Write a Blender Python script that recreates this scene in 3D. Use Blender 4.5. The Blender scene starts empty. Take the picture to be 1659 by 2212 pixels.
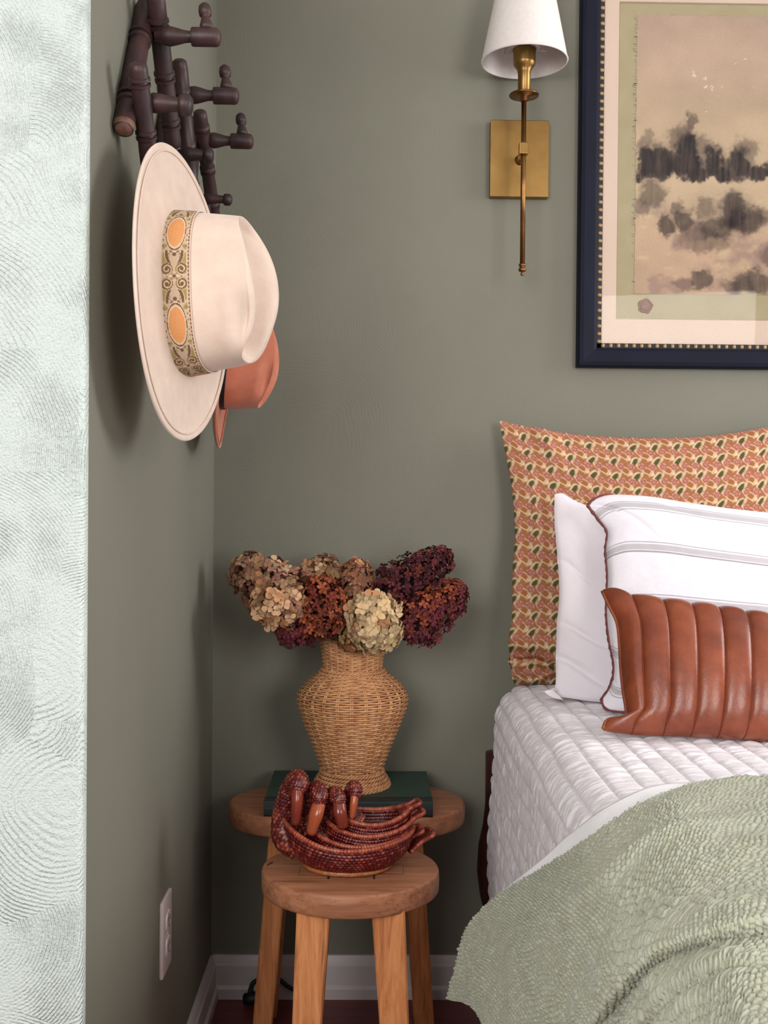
import bpy, math, random
import numpy as np
from mathutils import Matrix, Vector, Euler

random.seed(7)
rng = np.random.default_rng(11)
scene = bpy.context.scene
col = scene.collection

# ------------------------------------------------------------------ camera
F_PX = 2300.0
CAM_H = 0.988
YAW, PITCH, ROLL = math.radians(-0.86), math.radians(-0.65), 0.0085
cam_data = bpy.data.cameras.new('camera')
cam_data.sensor_fit = 'VERTICAL'
cam_data.sensor_height = 36.0
cam_data.lens = 36.0 * F_PX / 2212.0
cam_data.clip_start = 0.02
cam = bpy.data.objects.new('camera', cam_data)
col.objects.link(cam)
R_CAM = (Matrix.Rotation(YAW, 4, 'Z') @ Matrix.Rotation(math.pi / 2 + PITCH, 4, 'X')
         @ Matrix.Rotation(ROLL, 4, 'Z'))
cam.matrix_world = Matrix.Translation((0, 0, CAM_H)) @ R_CAM
scene.camera = cam
RC = np.array(R_CAM.to_3x3())

# ------------------------------------------------------------------ light
scene.view_settings.view_transform = 'Standard'
scene.view_settings.look = 'None'
scene.view_settings.gamma = 1.0
scene.view_settings.use_curve_mapping = False
scene.view_settings.exposure = 0.06
scene.cycles.max_bounces = 5
scene.cycles.adaptive_threshold = 0.03
scene.cycles.diffuse_bounces = 3
scene.cycles.glossy_bounces = 3
scene.cycles.transmission_bounces = 2
world = bpy.data.worlds.new('world')
scene.world = world
world.use_nodes = True
world.node_tree.nodes['Background'].inputs[0].default_value = (0.93, 0.95, 1.0, 1)
world.node_tree.nodes['Background'].inputs[1].default_value = 0.17


def area_light(name, loc, target, sx, sy, power, color):
    d = bpy.data.lights.new(name, 'AREA')
    d.shape = 'RECTANGLE'
    d.size, d.size_y = sx, sy
    d.energy = power
    d.color = color
    o = bpy.data.objects.new(name, d)
    col.objects.link(o)
    o.location = loc
    o.rotation_euler = (Vector(target) - Vector(loc)).to_track_quat('-Z', 'Y').to_euler()
    return o


# daylight through the windows of the room, behind and beside the camera
area_light('rear_window_daylight', (-0.95, -1.55, 1.62), (0.0, 1.2, 0.95), 1.2, 1.3, 56, (1.0, 0.975, 0.955))
area_light('second_rear_window_daylight', (1.55, -1.55, 1.40), (0.9, 1.0, 1.05), 1.0, 1.4, 44, (1.0, 0.97, 0.945))
area_light('side_window_daylight', (2.65, 1.40, 1.60), (0.0, 1.25, 1.0), 1.0, 1.3, 44, (0.98, 0.965, 0.99))

# ------------------------------------------------------------------ geometry helpers
YB = 2.11      # back wall
XL = -0.305    # left wall


def ray(px, py):
    d = RC @ np.array([(px - 829.5) / F_PX, (1106.0 - py) / F_PX, -1.0])
    return d


def at(px, py, Y):
    """world point seen at a pixel, at depth Y"""
    d = ray(px, py)
    return np.array([0, 0, CAM_H]) + d * (Y / d[1])


def atz(px, py, z):
    d = ray(px, py)
    return np.array([0, 0, CAM_H]) + d * ((z - CAM_H) / d[2])


def atx(px, py, x):
    d = ray(px, py)
    return np.array([0, 0, CAM_H]) + d * (x / d[0])


OFF = {}


def link(o):
    col.objects.link(o)
    return o


def thing(name, label, cat, loc, group=None):
    o = bpy.data.objects.new(name, None)
    link(o)
    o.empty_display_size = 0.02
    o.location = tuple(float(c) for c in loc)
    OFF[o.name] = np.array(loc, float)
    o['label'] = label
    o['category'] = cat
    if group:
        o['group'] = group
    return o


def smooth_mesh(me, on=True):
    me.polygons.foreach_set('use_smooth', np.full(len(me.polygons), on, dtype=bool))


def new_mesh(name, verts, faces, smooth=True, colors=None):
    me = bpy.data.meshes.new(name)
    verts = np.asarray(verts, dtype=np.float32)
    if isinstance(faces, np.ndarray):
        n = len(faces)
        k = faces.shape[1]
        me.vertices.add(len(verts))
        me.vertices.foreach_set('co', verts.ravel())
        me.loops.add(n * k)
        me.loops.foreach_set('vertex_index', faces.astype(np.int32).ravel())
        me.polygons.add(n)
        me.polygons.foreach_set('loop_start', np.arange(0, n * k, k, dtype=np.int32))
        me.update(calc_edges=True)
    else:
        me.from_pydata(verts.tolist(), [], faces)
    smooth_mesh(me, smooth)
    if colors is not None:
        a = me.color_attributes.new('col', 'FLOAT_COLOR', 'POINT')
        c = np.ones((len(verts), 4), dtype=np.float32)
        c[:, :3] = colors
        a.data.foreach_set('color', c.ravel())
    me.validate()
    return me


def mesh_obj(name, verts, faces, mat, parent=None, smooth=True, colors=None, sharp=None):
    """verts in world coordinates; shifted into the parent's frame"""
    verts = np.asarray(verts, float)
    off = np.zeros(3)
    if parent is not None:
        off = OFF[parent.name]
    else:
        off = np.array([verts[:, 0].mean(), verts[:, 1].mean(), verts[:, 2].min()])
    me = new_mesh(name, verts - off, faces, smooth, colors)
    if mat:
        me.materials.append(mat)
    o = bpy.data.objects.new(name, me)
    link(o)
    if parent is not None:
        o.parent = parent
    else:
        o.location = off
    OFF[o.name] = off
    if sharp is not None:
        me.set_sharp_from_angle(angle=math.radians(sharp))
    return o


def tag(o, label, cat, group=None):
    o['label'] = label
    o['category'] = cat
    if group:
        o['group'] = group
    return o


def structure(o):
    o['kind'] = 'structure'
    return o


def grid_faces(nu, nv, wrap=False):
    """(nu rows) x (nv columns), vertex index i*nv+j ; wrap closes the columns"""
    i = np.arange(nu - 1)[:, None]
    jn = nv if wrap else nv - 1
    j = np.arange(jn)[None, :]
    j2 = (j + 1) % nv
    a = i * nv + j
    b = i * nv + j2
    c = (i + 1) * nv + j2
    d = (i + 1) * nv + j
    return np.stack([a + 0 * b, b, c, d], -1).reshape(-1, 4)


class MB:
    """collects pieces of one part"""
    def __init__(self):
        self.v, self.f, self.n = [], [], 0

    def add(self, v, f):
        v = np.asarray(v, float)
        f = [tuple(int(x) + self.n for x in q) for q in f]
        self.v.append(v)
        self.f += f
        self.n += len(v)
        return self

    def build(self, name, mat, parent=None, smooth=True, sharp=None):
        return mesh_obj(name, np.concatenate(self.v), self.f, mat, parent, smooth, sharp=sharp)


def box_vf(lo, hi, bev=0.0):
    lo, hi = np.array(lo, float), np.array(hi, float)
    if bev <= 0:
        v = [(x, y, z) for x in (lo[0], hi[0]) for y in (lo[1], hi[1]) for z in (lo[2], hi[2])]
        f = [(0, 1, 3, 2), (4, 6, 7, 5), (0, 4, 5, 1), (2, 3, 7, 6), (0, 2, 6, 4), (1, 5, 7, 3)]
        return np.array(v), f
    import bmesh
    bm = bmesh.new()
    bmesh.ops.create_cube(bm, size=1.0)
    for v in bm.verts:
        v.co = Vector([(lo[k] + hi[k]) / 2 + v.co[k] * (hi[k] - lo[k]) for k in range(3)])
    bmesh.ops.bevel(bm, geom=bm.edges[:], offset=bev, segments=2, affect='EDGES', profile=0.6)
    bm.verts.index_update()
    v = np.array([tuple(x.co) for x in bm.verts])
    f = [tuple(x.index for x in q.verts) for q in bm.faces]
    bm.free()
    return v, f


def frames(P):
    """parallel-transported frames along a polyline"""
    P = np.asarray(P, float)
    T = np.gradient(P, axis=0)
    T /= np.linalg.norm(T, axis=1)[:, None] + 1e-12
    up = np.array([0, 0, 1.0]) if abs(T[0][2]) < 0.9 else np.array([1.0, 0, 0])
    n = np.cross(T[0], up)
    n /= np.linalg.norm(n)
    N, B = [], []
    for t in T:
        n = n - t * n.dot(t)
        n /= np.linalg.norm(n) + 1e-12
        N.append(n)
        B.append(np.cross(t, n))
    return T, np.array(N), np.array(B)


def tube_vf(P, r, sides=8, cap=True, closed=False, flat=1.0):
    P = np.asarray(P, float)
    n = len(P)
    r = np.full(n, r, float) if np.isscalar(r) else np.asarray(r, float)
    T, N, B = frames(P)
    a = np.linspace(0, 2 * np.pi, sides, endpoint=False)
    V = (P[:, None, :] + r[:, None, None] * (np.cos(a)[None, :, None] * N[:, None, :]
         + flat * np.sin(a)[None, :, None] * B[:, None, :]))
    f = [tuple(q) for q in grid_faces(n, sides, True)]
    if closed:
        f += [((n - 1) * sides + j, (n - 1) * sides + (j + 1) % sides, (j + 1) % sides, j) for j in range(sides)]
    elif cap:
        f.append(tuple(range(sides))[::-1])
        f.append(tuple((n - 1) * sides + j for j in range(sides)))
    return V.reshape(-1, 3), f


def catmull(P, n):
    P = np.asarray(P, float)
    k = len(P)
    t = np.linspace(0, k - 1, n)
    i = np.clip(t.astype(int), 0, k - 2)
    u = (t - i)[:, None] if P.ndim == 2 else (t - i).reshape((-1,) + (1,) * (P.ndim - 1))
    p1, p2 = P[i], P[i + 1]
    p0 = np.where((i > 0).reshape(u.shape), P[np.maximum(i - 1, 0)], 2 * p1 - p2)
    p3 = np.where((i < k - 2).reshape(u.shape), P[np.minimum(i + 2, k - 1)], 2 * p2 - p1)
    return 0.5 * ((2 * p1) + (-p0 + p2) * u + (2 * p0 - 5 * p1 + 4 * p2 - p3) * u ** 2
                  + (-p0 + 3 * p1 - 3 * p2 + p3) * u ** 3)


def turned_vf(p0, p1, prof, sides=14, flat=1.0):
    """a lathe-turned stick between two points; prof = [(t, r), ...]"""
    p0, p1 = np.asarray(p0, float), np.asarray(p1, float)
    P = [p0 + (p1 - p0) * t for t, r in prof]
    ax = (p1 - p0) / np.linalg.norm(p1 - p0)
    up = np.array([0, 0, 1.0]) if abs(ax[2]) < 0.9 else np.array([1.0, 0, 0])
    N = np.cross(ax, up); N /= np.linalg.norm(N)
    B = np.cross(ax, N)
    a = np.linspace(0, 2 * np.pi, sides, endpoint=False)
    ringd = np.cos(a)[:, None] * N + flat * np.sin(a)[:, None] * B
    V = np.concatenate([p + r * ringd for p, (t, r) in zip(P, prof)])
    n = len(prof)
    f = [tuple(q) for q in grid_faces(n, sides, True)]
    f.append(tuple(range(sides))[::-1])
    f.append(tuple((n - 1) * sides + j for j in range(sides)))
    return V, f


def lathe_vf(prof, center, n=48, cap=False):
    prof = np.asarray(prof, float)
    a = np.linspace(0, 2 * np.pi, n, endpoint=False)
    V = np.stack([prof[:, 0][:, None] * np.cos(a), prof[:, 0][:, None] * np.sin(a),
                  np.repeat(prof[:, 1][:, None], n, 1)], -1).reshape(-1, 3) + np.array(center)
    f = [tuple(q) for q in grid_faces(len(prof), n, True)]
    if cap:
        f.append(tuple(range(n))[::-1])
        f.append(tuple((len(prof) - 1) * n + j for j in range(n)))
    return V, f


def vnoise(x, y, seed=0):
    """smooth value noise in 0..1"""
    x = np.asarray(x, float); y = np.asarray(y, float)
    xi, yi = np.floor(x).astype(np.int64), np.floor(y).astype(np.int64)
    xf, yf = x - xi, y - yi
    xf = xf * xf * (3 - 2 * xf); yf = yf * yf * (3 - 2 * yf)

    def h(a, b):
        n = (a * 374761393 + b * 668265263 + seed * 1274126177) & 0xFFFFFFFF
        n = ((n ^ (n >> 13)) * 1274126177) & 0xFFFFFFFF
        n = n ^ (n >> 16)
        return (n & 0xFFFF) / 65535.0
    return ((h(xi, yi) * (1 - xf) + h(xi + 1, yi) * xf) * (1 - yf)
            + (h(xi, yi + 1) * (1 - xf) + h(xi + 1, yi + 1) * xf) * yf)


def fbm(x, y, seed=0, oct=4):
    s, a, t = 0, 0.5, 0
    for k in range(oct):
        s = s + a * vnoise(x * 2 ** k, y * 2 ** k, seed + k * 17)
        t += a
        a *= 0.5
    return s / t


def grid_normals(V):
    du = np.gradient(V, axis=0)
    dv = np.gradient(V, axis=1)
    n = np.cross(du, dv)
    return n / (np.linalg.norm(n, axis=2)[..., None] + 1e-12)


def sstep(a, b, x):
    t = np.clip((x - a) / (b - a), 0, 1)
    return t * t * (3 - 2 * t)


# ------------------------------------------------------------------ materials
def lin(c):
    c = np.asarray(c, float) / 255.0
    return np.where(c <= 0.04045, c / 12.92, ((c + 0.055) / 1.055) ** 2.4)


def rgba(c):
    l = lin(c)
    return (float(l[0]), float(l[1]), float(l[2]), 1.0)


class NT:
    def __init__(self, name):
        self.m = bpy.data.materials.new(name)
        self.m.use_nodes = True
        self.t = self.m.node_tree
        self.b = self.t.nodes['Principled BSDF']
        self.tc = self.t.nodes.new('ShaderNodeTexCoord')
        self.last_bump = None

    def n(self, kind, **kw):
        x = self.t.nodes.new(kind)
        for k, v in kw.items():
            setattr(x, k, v)
        return x

    def l(self, a, b):
        self.t.links.new(a, b)

    def coords(self, scale=(1, 1, 1), kind='Object'):
        mp = self.n('ShaderNodeMapping')
        mp.inputs['Scale'].default_value = scale
        self.l(self.tc.outputs[kind], mp.inputs['Vector'])
        return mp.outputs[0]

    def noise(self, vec, scale, detail=4, rough=0.55, dist=0.0):
        x = self.n('ShaderNodeTexNoise')
        x.inputs['Scale'].default_value = scale
        x.inputs['Detail'].default_value = detail
        x.inputs['Roughness'].default_value = rough
        x.inputs['Distortion'].default_value = dist
        self.l(vec, x.inputs['Vector'])
        return x.outputs['Fac']

    def ramp(self, fac, stops):
        r = self.n('ShaderNodeValToRGB')
        e = r.color_ramp.elements
        while len(e) < len(stops):
            e.new(0.5)
        for k, (p, c) in enumerate(stops):
            e[k].position = p
            e[k].color = rgba(c) if len(c) == 3 else c
        self.l(fac, r.inputs[0])
        return r.outputs[0]

    def math(self, op, a, b=None):
        x = self.n('ShaderNodeMath', operation=op)
        for k, s in enumerate((a, b)):
            if s is None:
                continue
            if isinstance(s, (int, float)):
                x.inputs[k].default_value = s
            else:
                self.l(s, x.inputs[k])
        return x.outputs[0]

    def mix(self, fac, a, b, blend='MIX'):
        x = self.n('ShaderNodeMix', data_type='RGBA', blend_type=blend)
        for s, k in ((fac, 0), (a, 6), (b, 7)):
            if isinstance(s, (int, float)):
                x.inputs[k].default_value = s
            elif isinstance(s, tuple):
                x.inputs[k].default_value = s
            else:
                self.l(s, x.inputs[k])
        return x.outputs[2]

    def bump(self, h, strength=0.5, dist=0.002):
        x = self.n('ShaderNodeBump')
        x.inputs['Strength'].default_value = strength
        x.inputs['Distance'].default_value = dist
        self.l(h, x.inputs['Height'])
        if self.last_bump:
            self.l(self.last_bump, x.inputs['Normal'])
        self.last_bump = x.outputs[0]
        self.l(x.outputs[0], self.b.inputs['Normal'])

    def set(self, color=None, rough=None, metal=None, spec=None, sheen=None):
        if color is not None:
            if isinstance(color, tuple) and len(color) == 3:
                self.b.inputs['Base Color'].default_value = rgba(color)
            else:
                self.l(color, self.b.inputs['Base Color'])
        if rough is not None:
            if isinstance(rough, (int, float)):
                self.b.inputs['Roughness'].default_value = rough
            else:
                self.l(rough, self.b.inputs['Roughness'])
        if metal is not None:
            self.b.inputs['Metallic'].default_value = metal
        if spec is not None:
            self.b.inputs['Specular IOR Level'].default_value = spec
        if sheen is not None:
            self.b.inputs['Sheen Weight'].default_value = sheen
            self.b.inputs['Sheen Roughness'].default_value = 0.4
        return self


def simple(name, c1, c2=None, scale=20, rough=0.6, metal=0.0, stretch=(1, 1, 1), bump=None, spec=0.5, sheen=None,
           detail=4):
    t = NT(name)
    if c2 is None:
        t.set(c1)
    else:
        f = t.noise(t.coords(stretch), scale, detail)
        t.set(t.ramp(f, [(0.3, c1), (0.7, c2)]))
    t.set(rough=rough, metal=metal, spec=spec, sheen=sheen)
    if bump:
        for sc, st, di in bump:
            t.bump(t.noise(t.coords(stretch), sc, 1), st, di)
    return t.m


def attr_mat(name, rough=0.8, spec=0.3, bump=None, sheen=None, grain=0.0, stretch=(1, 1, 1), gscale=200):
    t = NT(name)
    a = t.n('ShaderNodeVertexColor')
    a.layer_name = 'col'
    c = a.outputs[0]
    if grain:
        f = t.noise(t.coords(stretch), gscale, 3)
        g = t.ramp(f, [(0.3, (1 - grain, 1 - grain, 1 - grain, 1)), (0.7, (1 + grain, 1 + grain, 1 + grain, 1))])
        c = t.mix(1.0, c, g, 'MULTIPLY')
    t.set(c, rough, spec=spec, sheen=sheen)
    if bump:
        for sc, st, di in bump:
            t.bump(t.noise(t.coords(stretch), sc, 1), st, di)
    return t.m


def plaster(name, c1, c2, strength, pitch=900.0, cell=5.0, rough=0.75, fine=0.25, dist=0.0016, jitter=6.0, warp=0.05, gscale=300):
    """brushed swirl plaster: arcs of brush strokes around scattered centres"""
    t = NT(name)
    co = t.coords()
    nd = t.n('ShaderNodeTexNoise')
    nd.inputs['Scale'].default_value = 6.0
    nd.inputs['Detail'].default_value = 2
    t.l(co, nd.inputs['Vector'])
    vm = t.n('ShaderNodeVectorMath', operation='MULTIPLY_ADD')
    t.l(nd.outputs['Color'], vm.inputs[0])
    vm.inputs[1].default_value = (warp, warp, warp)
    t.l(co, vm.inputs[2])
    hs = []
    jit = t.math('MULTIPLY', t.noise(co, 110, 3, 0.65), jitter)
    for k, (cs, off) in enumerate(((cell, 0.0),)):
        vo = t.n('ShaderNodeTexVoronoi', feature='F1')
        vo.inputs['Scale'].default_value = cs
        mp = t.n('ShaderNodeMapping')
        mp.inputs['Location'].default_value = (off, off * 1.3, off * 0.7)
        t.l(vm.outputs[0], mp.inputs['Vector'])
        t.l(mp.outputs[0], vo.inputs['Vector'])
        ce = t.n('ShaderNodeVectorMath', operation='MULTIPLY_ADD')
        sb = t.n('ShaderNodeVectorMath', operation='SUBTRACT')
        t.l(vo.outputs['Color'], sb.inputs[0])
        sb.inputs[1].default_value = (0.5, 0.5, 0.5)
        t.l(sb.outputs[0], ce.inputs[0])
        ce.inputs[1].default_value = (1.6 / cs, 1.6 / cs, 1.6 / cs)
        t.l(vo.outputs['Position'], ce.inputs[2])
        di = t.n('ShaderNodeVectorMath', operation='DISTANCE')
        t.l(mp.outputs[0], di.inputs[0])
        t.l(ce.outputs[0], di.inputs[1])
        s = t.math('SINE', t.math('ADD', t.math('MULTIPLY', di.outputs['Value'], pitch), jit))
        hs.append(s)
    amp = t.ramp(t.noise(co, 14, 2), [(0.36, (110, 110, 110)), (0.60, (255, 255, 255))])
    stroke = t.math('MULTIPLY', hs[0], amp)
    grain = t.noise(co, gscale, 2, 0.65)
    h = t.math('ADD', t.math('MULTIPLY', stroke, 0.5), t.math('MULTIPLY', grain, 1.6 * fine * 4))
    t.bump(h, strength, dist)
    t.set(t.ramp(t.noise(co, 3.0, 3), [(0.3, c1), (0.7, c2)]), rough, spec=0.3)
    return t.m


def wood_mat(name, c_dark, c_mid, c_light, axis=2, scale=1.0, rough=0.5, blotch=0.5, streak=True):
    t = NT(name)
    st = [14.0, 14.0, 14.0]
    st[axis] = 1.4
    st = tuple(s * scale for s in st)
    g = t.noise(t.coords(st), 6.0, 6, 0.62, 0.9)
    base = t.ramp(g, [(0.25, c_dark), (0.5, c_mid), (0.78, c_light)])
    b2 = t.noise(t.coords(tuple(0.5 * x for x in st)), 9.0, 3)
    base = t.mix(t.math('MULTIPLY', t.ramp(b2, [(0.45, (0, 0, 0)), (0.75, (255, 255, 255))]), blotch), base,
                 rgba(c_dark))
    if streak:
        st3 = [60.0, 60.0, 60.0]
        st3[axis] = 2.5
        v = t.noise(t.coords(tuple(st3)), 3.0, 4, 0.6, 0.4)
        base = t.mix(t.math('MULTIPLY', t.ramp(v, [(0.30, (255, 255, 255)), (0.42, (0, 0, 0))]), 0.5), base,
                     rgba(tuple(0.55 * x for x in c_dark)))
    t.set(base, rough, spec=0.4)
    t.bump(g, 0.25, 0.001)
    return t.m


M = {}
M['wall'] = plaster('green_plaster', (124, 123, 110), (130, 129, 116), 0.12, pitch=1350, cell=5.2, fine=0.24, jitter=9.0)
M['wall_side'] = simple('green_plaster_side', (124, 123, 110), (130, 129, 116), 3, 0.75, spec=0.3, stretch=(1, 1, 0.45), bump=[(330, 0.10, 0.0016)], detail=3)
M['pale'] = plaster('pale_plaster', (209, 221, 215), (216, 226, 220), 1.0, pitch=1850, cell=7.0, fine=0.27, jitter=4.5, warp=0.035, gscale=340)
M['trim_white'] = simple('white_trim_paint', (206, 198, 198), (214, 206, 206), 8, 0.45)
M['ceiling'] = simple('ceiling_white', (225, 224, 220), (230, 229, 226), 4, 0.9)
M['floor'] = wood_mat('red_brown_floor', (92, 42, 40), (116, 54, 50), (134, 66, 60), axis=0, scale=0.6, rough=0.4)
M['plastic'] = simple('outlet_plastic', (228, 214, 214), None, rough=0.3)
M['black'] = simple('black_rubber', (14, 14, 18), None, rough=0.5)
M['slot'] = simple('outlet_slot_dark', (60, 52, 50), None, rough=0.7)
M['rack'] = simple('dark_walnut_turned', (32, 21, 24), (70, 43, 41), 30, 0.48, stretch=(1, 1, 0.3), bump=[(120, 0.3, 0.001)])
M['rack_end'] = simple('raw_wood_end', (96, 62, 54), (150, 110, 84), 60, 0.7)
M['felt_cream'] = simple('cream_felt', (216, 194, 178), (226, 206, 190), 40, 0.95, spec=0.15, sheen=0.3,
                         bump=[(420, 0.35, 0.0006), (40, 0.2, 0.002)])
M['felt_rust'] = simple('rust_felt', (192, 116, 92), (206, 130, 104), 40, 0.95, spec=0.15, sheen=0.3,
                        bump=[(420, 0.35, 0.0006)])
M['band'] = attr_mat('woven_hat_band', 0.8, 0.3, bump=[(900, 0.3, 0.0005)])
M['brass'] = simple('antique_brass', (134, 104, 60), (158, 124, 74), 14, 0.38, metal=1.0, bump=[(300, 0.05, 0.0005)])
M['brass_dark'] = simple('aged_brass', (112, 80, 50), (148, 108, 66), 40, 0.33, metal=1.0)
M['shade'] = simple('white_linen_shade', (232, 224, 220), (238, 231, 227), 120, 0.9, stretch=(1, 1, 1),
                    bump=[(700, 0.15, 0.0004)])
M['frame'] = simple('navy_black_frame', (12, 15, 32), (16, 20, 40), 20, 0.6, spec=0.2, bump=[(200, 0.1, 0.0005)])
M['bead_gold'] = simple('aged_gold_bead', (120, 96, 70), (176, 148, 112), 90, 0.5, metal=0.3)
M['bead_bed'] = simple('dark_bead_channel', (34, 26, 26), None, rough=0.6)
M['mat'] = simple('blush_mat_board', (226, 203, 184), (230, 208, 190), 3, 0.9)
M['backing'] = simple('olive_backing', (178, 166, 132), (186, 174, 140), 30, 0.9)
M['paint'] = attr_mat('ink_wash_painting', 0.65, 0.3, bump=[(500, 0.2, 0.0006)], grain=0.05, gscale=260)
M['fray'] = simple('frayed_linen', (196, 184, 156), None, rough=0.9)
M['wax'] = simple('bronze_wax_seal', (116, 78, 50), (140, 96, 64), 60, 0.4)
M['rattan'] = simple('natural_rattan', (182, 124, 84), (226, 172, 122), 60, 0.5, bump=[(500, 0.15, 0.0004)])
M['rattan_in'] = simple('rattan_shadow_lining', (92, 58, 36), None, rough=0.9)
M['redrattan'] = attr_mat('red_lacquered_rattan', 0.32, 0.5, grain=0.25, gscale=120)
M['redwood'] = simple('polished_red_wood', (96, 34, 28), (134, 56, 40), 40, 0.2, stretch=(1, 1, 0.3))
M['redwood2'] = simple('polished_amber_wood', (150, 70, 44), (176, 90, 58), 40, 0.22, stretch=(1, 1, 0.3))
M['ringrattan'] = simple('honey_rattan_wrap', (150, 84, 44), (206, 138, 84), 140, 0.4)
M['book'] = simple('green_book_cloth', (44, 66, 56), (52, 76, 64), 120, 0.75, bump=[(900, 0.2, 0.0004)])
M['book_dark'] = simple('black_green_spine', (26, 34, 36), (34, 44, 44), 120, 0.6, bump=[(900, 0.2, 0.0004)])
M['pages'] = simple('aged_pages', (206, 190, 160), (186, 168, 136), 300, 0.9, stretch=(0.05, 0.05, 6))
M['stool_leg'] = wood_mat('mango_wood_leg', (166, 98, 56), (214, 140, 86), (236, 168, 112), axis=2, rough=0.45)
M['stool_top'] = wood_mat('mango_wood_top', (132, 84, 60), (176, 118, 86), (198, 140, 106), axis=0, rough=0.42)
M['crack'] = simple('dark_wedge', (28, 20, 20), None, rough=0.9)
M['knot'] = simple('dark_red_knot', (70, 34, 26), (96, 52, 38), 80, 0.7)
M['mahogany'] = simple('dark_mahogany', (44, 18, 18), (64, 28, 26), 20, 0.35)
def coverlet_mat():
    t = NT('white_coverlet_cotton')
    t.set(t.ramp(t.noise(t.coords(), 30, 3), [(0.3, (238, 232, 238)), (0.7, (244, 240, 245))]), 0.85, spec=0.25, sheen=0.2)
    t.bump(t.noise(t.coords((0.22, 1.0, 0.22)), 230, 3, 0.6, 0.6), 0.55, 0.0022)
    t.bump(t.noise(t.coords(), 700, 2), 0.2, 0.0005)
    return t.m


M['coverlet'] = coverlet_mat()
M['white_blanket'] = simple('white_fleece', (246, 246, 250), (250, 250, 252), 60, 0.95, bump=[(200, 0.3, 0.001)])
M['mattress'] = simple('mattress_ticking', (220, 214, 210), None, rough=0.9)
M['throw'] = attr_mat('sage_cotton_throw', 0.95, 0.15, bump=[(650, 0.6, 0.0010)], sheen=0.2, grain=0.06, gscale=300)
M['pillow_white'] = simple('white_cotton_pillow', (238, 231, 238), (243, 237, 243), 12, 0.9, spec=0.2,
                           bump=[(160, 0.12, 0.001), (18, 0.4, 0.006)])
M['pillow_stripe'] = attr_mat('striped_linen', 0.9, 0.2, bump=[(300, 0.2, 0.0008), (16, 0.35, 0.006)], grain=0.025,
                              stretch=(0.12, 1, 1), gscale=420)
M['piping'] = simple('brown_whipstitch', (104, 56, 56), (132, 74, 72), 300, 0.8)
M['sham'] = attr_mat('floral_block_print', 0.9, 0.2, bump=[(240, 0.25, 0.001)], grain=0.05)


def leather_mat():
    t = NT('cognac_leather')
    co = t.coords()
    f = t.noise(co, 9, 5, 0.6)
    f2 = t.noise(co, 46, 4, 0.6)
    c = t.ramp(f, [(0.28, (104, 46, 28)), (0.5, (142, 70, 42)), (0.72, (166, 88, 54))])
    c = t.mix(t.math('MULTIPLY', t.ramp(f2, [(0.42, (0, 0, 0)), (0.72, (255, 255, 255))]), 0.45), c, rgba((104, 44, 28)))
    t.set(c, 0.30, spec=0.6)
    vo = t.n('ShaderNodeTexVoronoi', feature='DISTANCE_TO_EDGE')
    vo.inputs['Scale'].default_value = 520
    t.l(co, vo.inputs['Vector'])
    t.bump(t.ramp(vo.outputs['Distance'], [(0.0, (0, 0, 0)), (0.25, (255, 255, 255))]), 0.07, 0.0006)
    t.bump(t.noise(t.coords((1, 1, 0.6)), 80, 5, 0.65, 1.2), 0.35, 0.0014)
    return t.m


M['leather'] = leather_mat()
M['leather_thread'] = simple('leather_thread', (92, 40, 26), (120, 56, 36), 400, 0.6)


def floret_mat():
    t = NT('dried_hydrangea_petal')
    oi = t.n('ShaderNodeObjectInfo')
    f = t.noise(t.coords(), 160, 3)
    dark = t.mix(1.0, oi.outputs['Color'], rgba((188, 160, 150)), 'MULTIPLY')
    t.set(t.mix(f, dark, oi.outputs['Color']), 0.8, spec=0.2)
    return t.m


M['floret'] = floret_mat()
M['stem'] = simple('dry_brown_stem', (92, 66, 44), (110, 80, 54), 60, 0.9)


def glass_mat():
    m = bpy.data.materials.new('picture_glass')
    m.use_nodes = True
    nt = m.node_tree
    for x in list(nt.nodes):
        nt.nodes.remove(x)
    out = nt.nodes.new('ShaderNodeOutputMaterial')
    mix = nt.nodes.new('ShaderNodeMixShader')
    tr = nt.nodes.new('ShaderNodeBsdfTransparent')
    gl = nt.nodes.new('ShaderNodeBsdfGlossy')
    gl.inputs['Roughness'].default_value = 0.02
    fr = nt.nodes.new('ShaderNodeFresnel')
    fr.inputs['IOR'].default_value = 1.20
    nt.links.new(fr.outputs[0], mix.inputs[0])
    nt.links.new(tr.outputs[0], mix.inputs[1])
    nt.links.new(gl.outputs[0], mix.inputs[2])
    nt.links.new(mix.outputs[0], out.inputs[0])
    return m


M['glass'] = glass_mat()

# ------------------------------------------------------------------ the room
XR, YN, ZC = 2.75, -1.7, 2.45      # right wall, open side behind the camera, ceiling
YE = at(184, 1106, 1.15)[1]
YE = float(atx(184, 1106, XL)[1])  # where the alcove's left wall meets the pale wall


def slab(name, lo, hi, mat):
    v, f = box_vf(lo, hi)
    return structure(mesh_obj(name, v, f, mat, smooth=False))


slab('floor', (-2.2, YN, -0.05), (XR + 0.1, YB + 0.1, 0.0), M['floor'])
slab('wall_back', (XL - 0.1, YB, 0.0), (XR + 0.1, YB + 0.1, ZC), M['wall'])
slab('wall_left', (XL - 0.1, YE + 0.012, 0.0), (XL, YB, ZC), M['wall_side'])
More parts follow.
